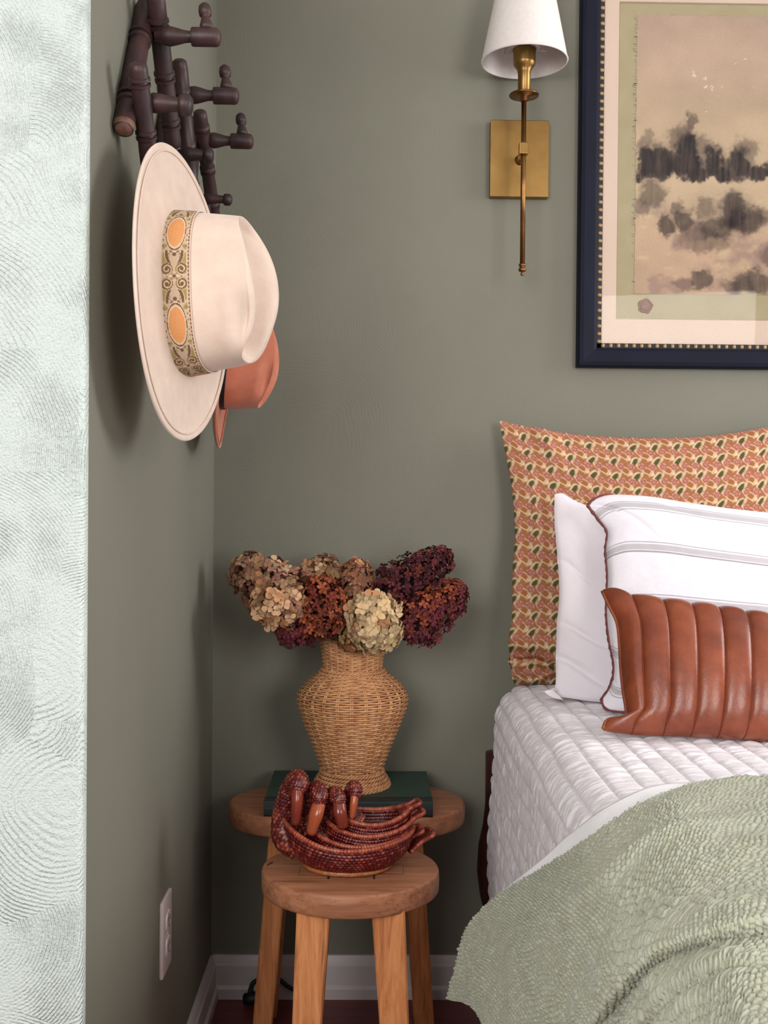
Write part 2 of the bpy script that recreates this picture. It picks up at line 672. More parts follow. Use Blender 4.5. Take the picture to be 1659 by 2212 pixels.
# pale wall that faces the camera, with a softly rounded plaster arris where it turns into the alcove
prof = [(-2.2, YE), (XL - 0.008, YE), (XL - 0.0035, YE + 0.0012), (XL - 0.001, YE + 0.004), (XL, YE + 0.012),
        (XL - 0.1, YE + 0.012), (-2.2, YE + 0.012)]
V = [(x, y, 0.0) for x, y in prof] + [(x, y, ZC) for x, y in prof]
n = len(prof)
Fc = [(i, i + 1, n + i + 1, n + i) for i in range(n - 1)] + [(n - 1, 0, n, 2 * n - 1), tuple(range(n))[::-1],
                                                            tuple(range(n, 2 * n))]
structure(mesh_obj('wall_front', np.array(V), Fc, M['pale'], smooth=True, sharp=50))
slab('wall_right', (XR, YN, 0.0), (XR + 0.1, YB, ZC), M['wall'])
slab('ceiling', (-2.2, YN, ZC), (XR + 0.1, YB + 0.1, ZC + 0.05), M['ceiling'])

# baseboards: profile (out from wall, height)
BP = [(0.0, 0.0), (0.017, 0.0), (0.0175, 0.020), (0.0140, 0.0245), (0.0125, 0.0262), (0.0125, 0.064), (0.0122, 0.0655),
      (0.0100, 0.0685), (0.0085, 0.074), (0.0055, 0.0815), (0.0045, 0.083), (0.0, 0.083)]


def baseboard(name, fn, l0, l1):
    V = [fn(l0, a, z) for a, z in BP] + [fn(l1, a, z) for a, z in BP]
    n = len(BP)
    f = [(i, (i + 1) % n, n + (i + 1) % n, n + i) for i in range(n)] + [tuple(range(n))[::-1], tuple(range(n, 2 * n))]
    return structure(mesh_obj(name, np.array(V), f, M['trim_white'], smooth=False))


baseboard('baseboard_back', lambda l, a, z: (l, YB - a, z), XL + 0.0, XR)
baseboard('baseboard_left', lambda l, a, z: (XL + a, l, z), YE + 0.02, YB - 0.0)

# ------------------------------------------------------------------ wall outlet
a = atx(359, 1955, XL + 0.006)
yo0, yo1 = 1.578, 1.648
zo = float(at(352, 2023, 1.6)[2])
zo0, zo1 = zo - 0.057, zo + 0.057
t = thing('wall_outlet', 'white electrical outlet plate low on the green left wall', 'outlet', (XL, 1.613, zo0))
v, f = box_vf((XL, yo0, zo0), (XL + 0.0065, yo1, zo1), 0.003)
mesh_obj('plate', v, f, M['plastic'], t, smooth=True, sharp=40)
for k, dz in enumerate((0.0195, -0.0195)):
    a_ = np.linspace(0, 2 * np.pi, 28, endpoint=False)
    yy = np.clip(0.0172 * np.cos(a_), -0.0165, 0.0165)
    zz = np.clip(0.0172 * np.sin(a_), -0.0140, 0.0140)
    V = [(XL + 0.006, 1.613 + y, zo + dz + z) for y, z in zip(yy, zz)] + \
        [(XL + 0.0085, 1.613 + y * 0.96, zo + dz + z * 0.96) for y, z in zip(yy, zz)]
    Fq = [(i, (i + 1) % 28, 28 + (i + 1) % 28, 28 + i) for i in range(28)] + [tuple(range(28, 56))]
    rc = mesh_obj('receptacle', np.array(V), Fq, M['plastic'], t, smooth=False)
    for dy, hh in ((-0.0062, 0.0042), (0.0062, 0.0036)):
        v, f = box_vf((XL + 0.0080, 1.613 + dy - 0.0012, zo + dz + 0.003 - hh), (XL + 0.0088, 1.613 + dy + 0.0012, zo + dz + 0.003 + hh))
        mesh_obj('slot', v, f, M['slot'], rc, smooth=False)
    v, f = turned_vf((XL + 0.0080, 1.613, zo + dz - 0.0072), (XL + 0.0088, 1.613, zo + dz - 0.0072), [(0, .0024), (1, .0024)], 12)
    mesh_obj('slot', v, f, M['slot'], rc, smooth=False)
v, f = turned_vf((XL + 0.006, 1.613, zo), (XL + 0.0078, 1.613, zo), [(0, .0032), (0.6, .003), (1, .0018)], 14)
mesh_obj('screw', v, f, M['plastic'], t)

# ------------------------------------------------------------------ peg rack on the left wall
rk = thing('peg_rack', 'dark turned wooden expanding peg rack on the left wall holding hats', 'rack', (XL, 1.55, 1.2))


def spindle_prof(r, n=3, seed=0):
    rr = random.Random(seed)
    P = [(0, r * 0.55), (0.012, r * 0.9), (0.05, r)]
    for k in range(n):
        c = (k + 0.55) / n
        c += rr.uniform(-0.04, 0.04)
        P += [(c - 0.050, r * 1.0), (c - 0.046, r * 1.14), (c - 0.026, r * 1.16), (c - 0.022, r * 0.86),
              (c - 0.006, r * 0.88), (c - 0.002, r * 1.14), (c + 0.018, r * 1.12), (c + 0.022, r * 0.96),
              (c + 0.09, r * 1.0)]
    P += [(0.95, r), (0.988, r * 0.9), (1, r * 0.55)]
    return sorted(P)


XF, XBk = XL + 0.034, XL + 0.0135     # front and back layer of the lattice
RS = 0.0112


def wallpt(px, py, x):
    return atx(px, py, x)


front_arms = [((334, -20), (374, 320)), ((297, 135), (331, 420)), ((387, 128), (420, 470)), ((431, 240), (464, 480)),
              ((352, -60), (395, 140))]
front_arms = front_arms[:4]
for k, (p, q) in enumerate(front_arms):
    v, f = turned_vf(wallpt(*p, XF), wallpt(*q, XF), spindle_prof(RS * (1.0 if k else 1.08), 3 if k < 3 else 3, k), 16)
    mesh_obj('spindle', v, f, M['rack'], rk, sharp=60)
back_arms = [((316, 8), (266, 283)), ((379, 150), (335, 420)), ((421, 258), (398, 520)), ((352, -150), (330, 60))]
for k, (p, q) in enumerate(back_arms):
    v, f = turned_vf(wallpt(*p, XBk), wallpt(*q, XBk), spindle_prof(RS * 1.15, 2, 20 + k), 16)
    o = mesh_obj('spindle', v, f, M['rack'], rk, sharp=60)
# pale worn end of the nearest arm
pe, pf = wallpt(266, 283, XBk), wallpt(316, 8, XBk)
d_ = (pf - pe) / np.linalg.norm(pf - pe)
v, f = turned_vf(pe - d_ * 0.0012, pe + d_ * 0.010, [(0, .004), (0.1, .0075), (0.4, .0118), (1, .0134)], 16)
o = mesh_obj('worn_end', v, f, M['rack_end'], rk)
o['label'] = 'pale scuffed end of an arm'


def peg(px0, px1, py, x0, long=True, rs=1.0, drop=0.0):
    p0 = wallpt(px0, py, x0)
    Y = p0[1]
    p1 = at(px1, py + drop, Y)
    if long:
        prof = [(-0.12, .006), (0.0, .0095), (0.04, .0118), (0.14, .0128), (0.26, .0108), (0.38, .0082), (0.47, .0074),
                (0.50, .0076), (0.505, .0118), (0.53, .0124), (0.92, .0122), (0.97, .0108), (1.0, .006)]
    else:
        prof = [(-0.25, .006), (0.0, .0100), (0.08, .0122), (0.25, .0115), (0.5, .0092), (0.68, .0085), (0.70, .0122),
                (0.78, .0134), (0.92, .013), (1.0, .008)]
    prof = [(a_, r_ * rs) for a_, r_ in prof]
    v, f = turned_vf(p0, p1, prof, 18)
    o = mesh_obj('peg', v, f, M['rack'], rk, sharp=60)
    if long:
        c = p0 + (p1 - p0) * 0.76
        v, f = turned_vf(c + np.array([0, 0, .009]) * rs, c + np.array([-0.004, 0.004, .046]) * rs,
                         [(0, .0098 * rs), (0.18, .0088 * rs), (0.45, .0058 * rs), (0.52, .0056 * rs), (0.56, .0082 * rs), (0.72, .0088 * rs),
                          (0.9, .0078 * rs), (1.0, .004 * rs)], 14)
        mesh_obj('finial', v, f, M['rack'], o)
    return o


peg(350, 477, 78, XF + 0.006, True, 0.95, 3)
peg(405, 516, 205, XF + 0.006, True, 0.98, 3)
peg(449, 547, 303, XF + 0.006, True, 1.0, 3)
peg(324, 416, 222, XF + 0.006, False, 0.98, 6)
peg(396, 461, 333, XF + 0.004, False, 0.85, 3)
peg(444, 501, 429, XF + 0.004, False, 0.72, 3)

peg(384, 470, 520, XF, False, 0.9, 3)
peg(446, 540, 712, XL + 0.012, False, 0.9, 3)
v, f = turned_vf(wallpt(440, 420, XF), wallpt(449, 760, XF - 0.006), spindle_prof(RS, 3, 41), 16)
mesh_obj('spindle', v, f, M['rack'], rk, sharp=60)

# ------------------------------------------------------------------ hats


def hat(name, label, C, tau, lean, L, Wd, crown, hmax, felt, band_h, band_cols, curl, matband, brim_fn=None, flip=1):
    """local frame: a = long axis (down the wall = front), b = across, h = out along the crown"""
    h_ax = np.array([math.cos(tau), -math.sin(tau), 0.0])
    b_ax = np.array([math.sin(tau), math.cos(tau), 0.0])
    a_ax = np.array([0, 0, -1.0])
    cl, sl = math.cos(lean), math.sin(lean)
    a2 = a_ax * cl + h_ax * sl
    h2 = h_ax * cl - a_ax * sl
    Bm = np.stack([a2, b_ax, h2])
    t = thing(name, label, 'hat', C)

    def W(a, b, h):
        return (np.stack([a, b, h], -1).reshape(-1, 3)) @ Bm + np.array(C)
    ca, cb = crown
    nth = 144
    th = np.linspace(0, 2 * np.pi, nth, endpoint=False)
    ct, st = np.cos(th), np.sin(th)

    def brim_h(r01):
        # gentle dish: rises to the crown, edge slightly curled
        base = 0.008 * (1 - r01) ** 2 + curl * r01 ** 3
        return base
    # brim : top and bottom skins
    nr = 26
    r01 = np.linspace(0, 1, nr)[:, None]
    A = (ca * 1.0 * (1 - r01) + L * r01) * ct
    Bv = (cb * 1.0 * (1 - r01) + Wd * r01) * st
    roll = (st ** 2)
    H = brim_h(r01) + 0 * A + (0.010 * roll * r01 ** 2) * (1 if curl >= 0 else 0)
    if brim_fn:
        H = H + brim_fn(r01, ct, st)
    th_b = 0.0038
    top = W(A, Bv, H)
    edge = W(A[-1:] * 1.006, Bv[-1:] * 1.006, H[-1:] - th_b / 2)
    bot = W(A[::-1], Bv[::-1], H[::-1] - th_b)
    V = np.concatenate([top, edge, bot])
    F_ = grid_faces(nr * 2 + 1, nth, True)
    br = mesh_obj('brim', V, F_, felt, t)
    # welt along the brim edge
    A3, B3, H3 = A[-1] * 0.955, Bv[-1] * 0.955, H[-2] + 0.0006
    P = W(A3, B3, H3)
    P = np.concatenate([P, P[:1], P[1:2]])
    v, f = tube_vf(P, 0.0011, 5, cap=False)
    mesh_obj('brim_stitching', v, f, felt, br)
    # crown
    nh = 84
    k = np.linspace(0, 1, nh)[:, None]
    sh = np.where(k < 0.8, k / 0.8, 1.0)
    # side wall then rounded shoulder then top inward
    rad = np.where(k < 0.62, 1 - 0.12 * (k / 0.62), 0.0)
    kk = np.clip((k - 0.62) / 0.38, 0, 1)
    shoulder = 0.88 - 0.88 * kk ** 1.6
    rad = np.where(k < 0.62, rad, shoulder)
    sq = 1.0 / (np.abs(ct) ** 2.5 + np.abs(st) ** 2.5) ** (1 / 2.5)      # slightly boxy oval
    mixk = np.clip(k / 0.4, 0, 1)
    sqv = 1 + (sq - 1) * 0.8
    aa = ca * rad * ct * sqv
    bb = cb * rad * st * sqv
    z_side = hmax * 0.90 * np.clip(k / 0.62, 0, 1) ** 0.95
    cap_h = hmax * (0.90 + 0.10 * np.sin(kk * np.pi / 2))
    hh = np.where(k < 0.62, z_side, cap_h)
    # domed along the length, lower at the front pinch
    dome = 1 - 0.24 * np.clip(aa / ca, -1, 1) ** 2 * np.clip(k / 0.62, 0, 1) - 0.02 * np.clip(aa / ca, -1, 1) * np.clip(k / 0.62, 0, 1)
    hh = hh * dome + 0.002
    # teardrop dent on the top
    wd = cb * (0.54 - 0.24 * sstep(-0.4, 0.7, aa / ca))
    dent = np.exp(-np.abs((bb + 0.10 * cb) / wd) ** 4.0) * sstep(0.96, 0.55, np.abs(aa / ca + 0.02)) * np.clip((k - 0.6) / 0.10, 0, 1)
    hh = hh - 0.36 * hmax * dent
    # front pinches on both sides
    pin = np.exp(-((aa / ca - 0.45) / 0.28) ** 2) * sstep(0.45, 0.62, k) * (1 - kk ** 0.5 * 0.9)
    bb = bb * (1 - 0.30 * pin)
    V = W(aa, bb, hh)
    F_ = grid_faces(nh, nth, True)
    crn = mesh_obj('crown', V, F_, felt, t)
    # band round the crown base
    nb, nn = 48, 720
    th2 = np.linspace(0, 2 * np.pi, nn, endpoint=False)
    c2, s2 = np.cos(th2), np.sin(th2)
    sq2 = 1 + (1.0 / (np.abs(c2) ** 2.5 + np.abs(s2) ** 2.5) ** (1 / 2.5) - 1) * 0.8
    hk = np.linspace(0, 1, nb)[:, None]
    kb = hk * band_h / (hmax * 0.90) * 0.62
    rb = 1 - 0.12 * (kb / 0.62)
    A2 = (ca * rb * sq2) * c2 * 1.016
    B2 = (cb * rb * sq2) * s2 * 1.016
    dm = 1 - 0.24 * np.clip(A2 / ca, -1, 1) ** 2 * (kb / 0.62) - 0.02 * np.clip(A2 / ca, -1, 1) * (kb / 0.62)
    H2 = 0.003 + hk * band_h * dm
    V = W(A2, B2, H2 + 0.001)
    arc = np.concatenate([[0], np.cumsum(np.hypot(np.diff(ca * sq2 * c2), np.diff(cb * sq2 * s2)))])
    arc = arc / arc[-1]
    cols = band_cols(np.repeat(arc[None], nb, 0), np.repeat(hk, nn, 1)) if band_cols else None
    F_ = grid_faces(nb, nn, True)
    bd = mesh_obj('hat_band', V, F_, matband, t, colors=None if cols is None else cols.reshape(-1, 3))
    if band_cols:
        bd['label'] = 'woven band with olive scrolls and orange ovals'
        for hkx in (-0.02, 1.02):
            i = 0 if hkx < 0.5 else nb - 1
            P = V.reshape(nb, nn, 3)[i][::4]
            P = np.concatenate([P, P[:2]])
            v, f = tube_vf(P, 0.0009, 4, cap=False)
            mesh_obj('band_edge', v, f, felt, bd)
    return t


def band_pattern(s, w):
    NP = 5.0
    q = (s * NP + 0.30) % 1.0 - 0.5           # 0 at an oval centre
    P = 0.124
    bh = 0.042
    x = q * P                                  # metres along
    y = (w - 0.5) * bh
    C = np.ones(s.shape + (3,)) * lin((190, 168, 142))
    brown, olive, orange, cream = lin((112, 84, 66)), lin((156, 136, 82)), lin((218, 160, 108)), lin((214, 190, 160))

    def put(mask, c):
        C[mask] = c
    ax = np.abs(x)
    ay = np.abs(y)
    xm = P / 2 - ax                            # distance from the scroll mirror line
    # olive fields of the scroll area
    put((xm < 0.030) & (ay > 0.0095) & (ay < 0.0162) & (xm > 0.004), olive)
    put((xm < 0.031) & (xm > 0.016) & (ay > 0.006) & (ay < 0.0155) & (ay > 0.004 + (0.032 - xm) * 0.25), olive)
    # S scroll stems
    sc = 0.0042 + 0.0065 * sstep(0.008, 0.030, xm) * (1) 
    put((np.abs(ay - sc) < 0.0030) & (xm < 0.034), cream)
    put((np.abs(ay - sc) < 0.0022) & (xm < 0.034) & (xm > 0.002), brown)
    # volutes
    dx, dy = xm - 0.0090, ay - 0.0098
    rr = np.hypot(dx, dy)
    sp = np.mod(rr / 0.0042 + np.arctan2(dy, dx) / (2 * np.pi), 1.0)
    put(rr < 0.0088, cream)
    put(rr < 0.0082, brown)
    put((rr < 0.0076) & (rr > 0.0018) & (sp < 0.30), cream)
    put((rr < 0.0076) & (rr > 0.0018) & (sp >= 0.30) & (sp < 0.52), olive)
    # small dots between
    for (a0, b0, r0) in ((0.0285, 0.0, 0.0026), (0.0335, 0.0042, 0.0026), (0.0, 0.0, 0.0024)):
        put(np.hypot(xm - a0, ay - b0) < r0, brown)
    # acanthus next to the oval
    put((np.abs(xm - 0.036) < 0.006) & (ay > 0.010) & (ay < 0.0165) & (ay > 0.022 - (xm - 0.028) * 1.0), olive)
    # oval
    e = np.hypot(x / 0.0275, y / 0.0135)
    put(e < 1.10, cream)
    put((e < 1.04) & (e > 0.95), brown)
    put(e < 0.84, orange)
    stripe = (np.sin((x + 0.5 * y) * 5200) > 0.2) & (e < 0.84)
    put(stripe, lin((206, 136, 76)))
    for k_ in (-0.010, -0.005, 0.0, 0.005, 0.010):
        put(np.hypot(ax - abs(k_) * 1.6 - 0.006, ay - 0.0160) < 0.0011, brown)
    # borders
    put(ay > 0.0170, cream)
    put((ay > 0.0176) & (ay < 0.0203), lin((128, 92, 70)))
    put((np.hypot(((s * NP * P) % 0.0052) - 0.0026, ay - 0.019) < 0.0009), cream)
    return C


C1 = at(371, 637, 1.50)
C1 = np.array([XL + 0.0375, 1.50, C1[2]])
HS = 0.875
C1 = np.array([0, 0, CAM_H]) + (C1 - np.array([0, 0, CAM_H])) * HS
hat('wide_brim_hat', 'cream felt wide brim hat with patterned band hanging on the rack', C1, math.radians(10.5), math.radians(2.0),
    0.2035 * HS, 0.183 * HS, (0.113 * HS, 0.086 * HS), 0.132 * HS, M['felt_cream'], 0.042 * HS, band_pattern, 0.001, M['band'])

C2 = np.array([XL + 0.052, 1.84, at(460, 772, 1.84)[2]])


def brim2(r01, ct, st):
    return 0.012 * r01 ** 2 * np.abs(ct) ** 4


hat('wide_brim_hat', 'rust felt hat with black band half hidden behind the cream hat', C2, math.radians(-4.0), math.radians(-7.0),
    0.155, 0.140, (0.088, 0.078), 0.098, M['felt_rust'], 0.012, None, 0.004, M['black'], brim2)

# ------------------------------------------------------------------ wall sconce
YR = YB - 0.095
rodp = at(1130, 400, YR)
XS = float(rodp[0])


def zrod(py):
    return float(at(1130, py, YR)[2])


sc = thing('wall_sconce', 'brass wall sconce with square backplate and white cone shade', 'lamp', (XS, YB, zrod(595)))
pc0, pc1 = at(1057, 430, YB), at(1182, 268, YB)
cx = (pc0[0] + pc1[0]) / 2
v, f = box_vf((cx - 0.0575, YB - 0.020, pc0[2]), (cx + 0.0575, YB, pc1[2]), 0.0012)
bp_ = mesh_obj('backplate', v, f, M['brass'], sc, smooth=False)
v, f = turned_vf((cx - 0.0585, YB - 0.008, pc0[2] + 0.075), (cx - 0.0570, YB - 0.008, pc0[2] + 0.075), [(0, .0022), (1, .0022)], 10)
mesh_obj('screw', v, f, M['brass_dark'], bp_)
# arm
za = zrod(322)
zp = (pc0[2] + pc1[2]) / 2 - 0.004
P = [(cx, YB - 0.020, zp), (cx, YB - 0.030, zp), (cx + 0.2 * (XS - cx), YB - 0.05, zp + (za - zp) * 0.3),
     (XS, YR + 0.014, za), (XS, YR, za)]
v, f = tube_vf(catmull(P, 16), 0.0062, 12)
arm = mesh_obj('arm', v, f, M['brass_dark'], sc)
v, f = turned_vf((cx, YB - 0.020, zp), (cx, YB - 0.028, zp), [(0, .010), (0.6, .0095), (1, .0065)], 16)
mesh_obj('arm_collar', v, f, M['brass_dark'], arm)
# rod + clamp + finial
v, f = turned_vf((XS, YR, zrod(572)), (XS, YR, zrod(205)), [(0, .0048), (1, .0048)], 16)
mesh_obj('rod', v, f, M['brass_dark'], sc)
v, f = box_vf((XS - 0.0088, YR - 0.0088, za - 0.011), (XS + 0.0088, YR + 0.010, za + 0.011), 0.002)
mesh_obj('clamp', v, f, M['brass'], sc, smooth=False)
z0 = zrod(572)
v, f = lathe_vf([(0.0, -0.021), (.0026, -.0205), (.0034, -.018), (.0026, -.0155), (.0018, -.0145), (.0040, -.0135), (.0070, -.0120),
                 (.0074, -.0080), (.0050, -.0050), (.0048, -.0040), (.0068, -.0025), (.0068, 0.0015), (.0048, 0.0025)], (XS, YR, z0), 20)
mesh_obj('finial', v, f, M['brass_dark'], sc)
zd = zrod(206)
v, f = lathe_vf([(.0048, -.012), (.0085, -.0105), (.0085, -.003), (.0275, -.0016), (.0283, 0.0), (.0275, .0016), (.012, .0022)], (XS, YR, zd), 40)
mesh_obj('drip_disc', v, f, M['brass_dark'], sc)
v, f = lathe_vf([(.0118, 0.0), (.0118, .042), (.0128, .043), (.0128, .046), (.0165, .052), (.0205, .057), (.0212, .062), (.0212, .080),
                 (.0225, .083), (.0225, .086), (.012, .087)], (XS, YR, zd), 36)
mesh_obj('candle_socket', v, f, M['brass'], sc)
# shade
zs0 = zrod(133)
zs1 = zs0 + 0.168
r0s, r1s = 0.0810, 0.0475
v, f = lathe_vf([(r0s, 0.0), (r1s, zs1 - zs0), (r1s - 0.0025, zs1 - zs0), (r0s - 0.0028, 0.0), (r0s, 0.0)], (XS, YR, zs0), 72)
sh = mesh_obj('shade', v, f, M['shade'], sc, sharp=40)
a_ = np.linspace(0, 2 * np.pi, 73)
v, f = tube_vf(np.stack([XS + (r0s - 0.001) * np.cos(a_), YR + (r0s - 0.001) * np.sin(a_), np.full(73, zs0 + 0.0005)], -1), 0.0021, 6, cap=False)
mesh_obj('shade_trim', v, f, M['shade'], sh)
v, f = tube_vf(np.stack([XS + (r1s) * np.cos(a_), YR + (r1s) * np.sin(a_), np.full(73, zs1)], -1), 0.0018, 6, cap=False)
mesh_obj('shade_trim', v, f, M['shade'], sh)
# shade carrier ring and spokes (white wire)
mb = MB()
for rr_ in (0.0245, 0.0275):
    mb.add(*tube_vf(np.stack([XS + rr_ * np.cos(a_), YR + rr_ * np.sin(a_), np.full(73, zd + 0.089)], -1), 0.0014, 6, cap=False))
for an in (0.3, 2.4, 4.5):
    dirv = np.array([math.cos(an), math.sin(an), 0])
    c = np.array([XS, YR, 0])
    mb.add(*tube_vf(np.array([c + dirv * 0.0275 + [0, 0, zd + 0.089], c + dirv * 0.045 + [0, 0, zd + 0.089], c + dirv * 0.046 + [0, 0, zd + 0.13],
                              c + dirv * 0.046 + [0, 0, zs1]]), 0.0013, 6))
mb.build('shade_carrier', M['plastic'], sh)
v, f = lathe_vf([(.012, .087), (.013, .098), (.020, .112), (.0285, .130), (.030, .145), (.026, .160), (.014, .172), (0.0, .175)], (XS, YR, zd), 28)
mesh_obj('bulb', v, f, M['black'], sc)

# ------------------------------------------------------------------ framed picture
pbl = at(1243, 795, YB)            # outer lower-left corner
ptl_bead = at(1250, 795, YB)
FX, FZ = float(pbl[0]), float(pbl[2])
FW, FH = 0.94, 0.83
pic = thing('framed_picture', 'large navy framed misty ink landscape picture hanging above the bed', 'picture', (FX + FW / 2, YB, FZ))
RAIL, BEAD = 0.0375, 0.0100
DEP = 0.030


def fr_pt(u, w, y):
    return (FX + u, YB - y, FZ + w)


def rail(seg):
    # mitred moulding; local: along the side, profile across (d from outer edge, y out)
    pr = [(0.0, 0.0), (0.0, 0.020), (0.003, 0.026), (0.010, 0.0285), (RAIL - 0.006, 0.0245), (RAIL, 0.021), (RAIL, 0.006)]
    V = []
    for end in (0, 1):
        for d, y in pr:
            if seg == 'left':
                V.append(fr_pt(d, d if end == 0 else FH - d, y))
            elif seg == 'right':
                V.append(fr_pt(FW - d, d if end == 0 else FH - d, y))
            elif seg == 'bottom':
                V.append(fr_pt(d if end == 0 else FW - d, d, y))
            else:
                V.append(fr_pt(d if end == 0 else FW - d, FH - d, y))
    n = len(pr)
    f = [(i, (i + 1) % n, n + (i + 1) % n, n + i) for i in range(n)] + [tuple(range(n))[::-1], tuple(range(n, 2 * n))]
    return mesh_obj('frame_rail', np.array(V), f, M['frame'], pic, smooth=False)


rails = {s: rail(s) for s in ('left', 'right', 'bottom', 'top')}
for s in rails:
    d0, d1 = RAIL, RAIL + BEAD
    if s in ('left', 'right'):
        x0, x1 = (d0, d1) if s == 'left' else (FW - d1, FW - d0)
        lo, hi = fr_pt(x0, d0, 0.016), fr_pt(x1, FH - d0, 0.004)
    else:
        w0, w1 = (d0, d1) if s == 'bottom' else (FH - d1, FH - d0)
        lo, hi = fr_pt(d0, w0, 0.016), fr_pt(FW - d0, w1, 0.004)
    v, f = box_vf(lo, hi)
    mesh_obj('bead_channel', v, f, M['bead_bed'], pic, smooth=False)
# beads: half barrels, each one its own piece, sharing a mesh
v, f = turned_vf((0, 0, -0.0042), (0, 0, 0.0042), [(0, .0026), (0.25, .0040), (0.75, .0040), (1, .0026)], 8)
bead_me = new_mesh('bead', v, f, True)
bead_me.materials.append(M['bead_gold'])


def bead(u, w, horiz, parent):
    o = bpy.data.objects.new('bead', bead_me)
    link(o)
    o.parent = parent
    o.location = tuple(np.array(fr_pt(u, w, 0.0165)) - OFF[parent.name])
    if horiz:
        o.rotation_euler = (0, math.pi / 2, 0)
    return o


pitch = 0.0152
nv_ = int((FH - 2 * RAIL - 0.01) / pitch)
nh_ = int((FW - 2 * RAIL - 0.01) / pitch)
for k in range(nv_):
    w_ = RAIL + 0.013 + k * (FH - 2 * RAIL - 0.026) / (nv_ - 1)
    bead(RAIL + BEAD / 2, w_, True, rails['left'])
    bead(FW - RAIL - BEAD / 2, w_, True, rails['right'])
for k in range(nh_):
    u_ = RAIL + 0.013 + k * (FW - 2 * RAIL - 0.026) / (nh_ - 1)
    bead(u_, RAIL + BEAD / 2, False, rails['bottom'])
    bead(u_, FH - RAIL - BEAD / 2, False, rails['top'])
# mat board with bevelled opening
OX0, OX1 = float(at(1331, 400, YB)[0]) - FX, None
OZ0, OZ1 = float(at(1400, 692, YB)[2]) - FZ, float(at(1400, 9, YB)[2]) - FZ
OX1 = FW - OX0
I0, I1 = RAIL + BEAD - 0.002, None
o_ = [(I0, I0), (FW - I0, I0), (FW - I0, FH - I0), (I0, FH - I0)]
i_ = [(OX0, OZ0), (OX1, OZ0), (OX1, OZ1), (OX0, OZ1)]
i2 = [(OX0 + .0012, OZ0 + .0012), (OX1 - .0012, OZ0 + .0012), (OX1 - .0012, OZ1 - .0012), (OX0 + .0012, OZ1 - .0012)]
V = [fr_pt(u, w, 0.0110) for u, w in o_] + [fr_pt(u, w, 0.0110) for u, w in i_] + [fr_pt(u, w, 0.0080) for u, w in i2]
Fm = []
for k in range(4):
    k2 = (k + 1) % 4
    Fm += [(k, k2, 4 + k2, 4 + k), (4 + k, 4 + k2, 8 + k2, 8 + k)]
mesh_obj('mat_board', np.array(V), Fm, M['mat'], pic, smooth=False)
v, f = box_vf(fr_pt(I0, I0, 0.0065), fr_pt(FW - I0, FH - I0, 0.002))
mesh_obj('backing_board', v, f, M['backing'], pic, smooth=False)
# the painting on torn linen
px0, px1, py0, py1 = 1370.0, 2140.0, 32.0, 634.0
nx, ny = 470, 380
gx = np.linspace(px0, px1, nx)[None, :] + np.zeros((ny, 1))
gy = np.linspace(py1, py0, ny)[:, None] + np.zeros((1, nx))
zx, zy = (gx - 1220) / 0.3708, gy / 0.3708


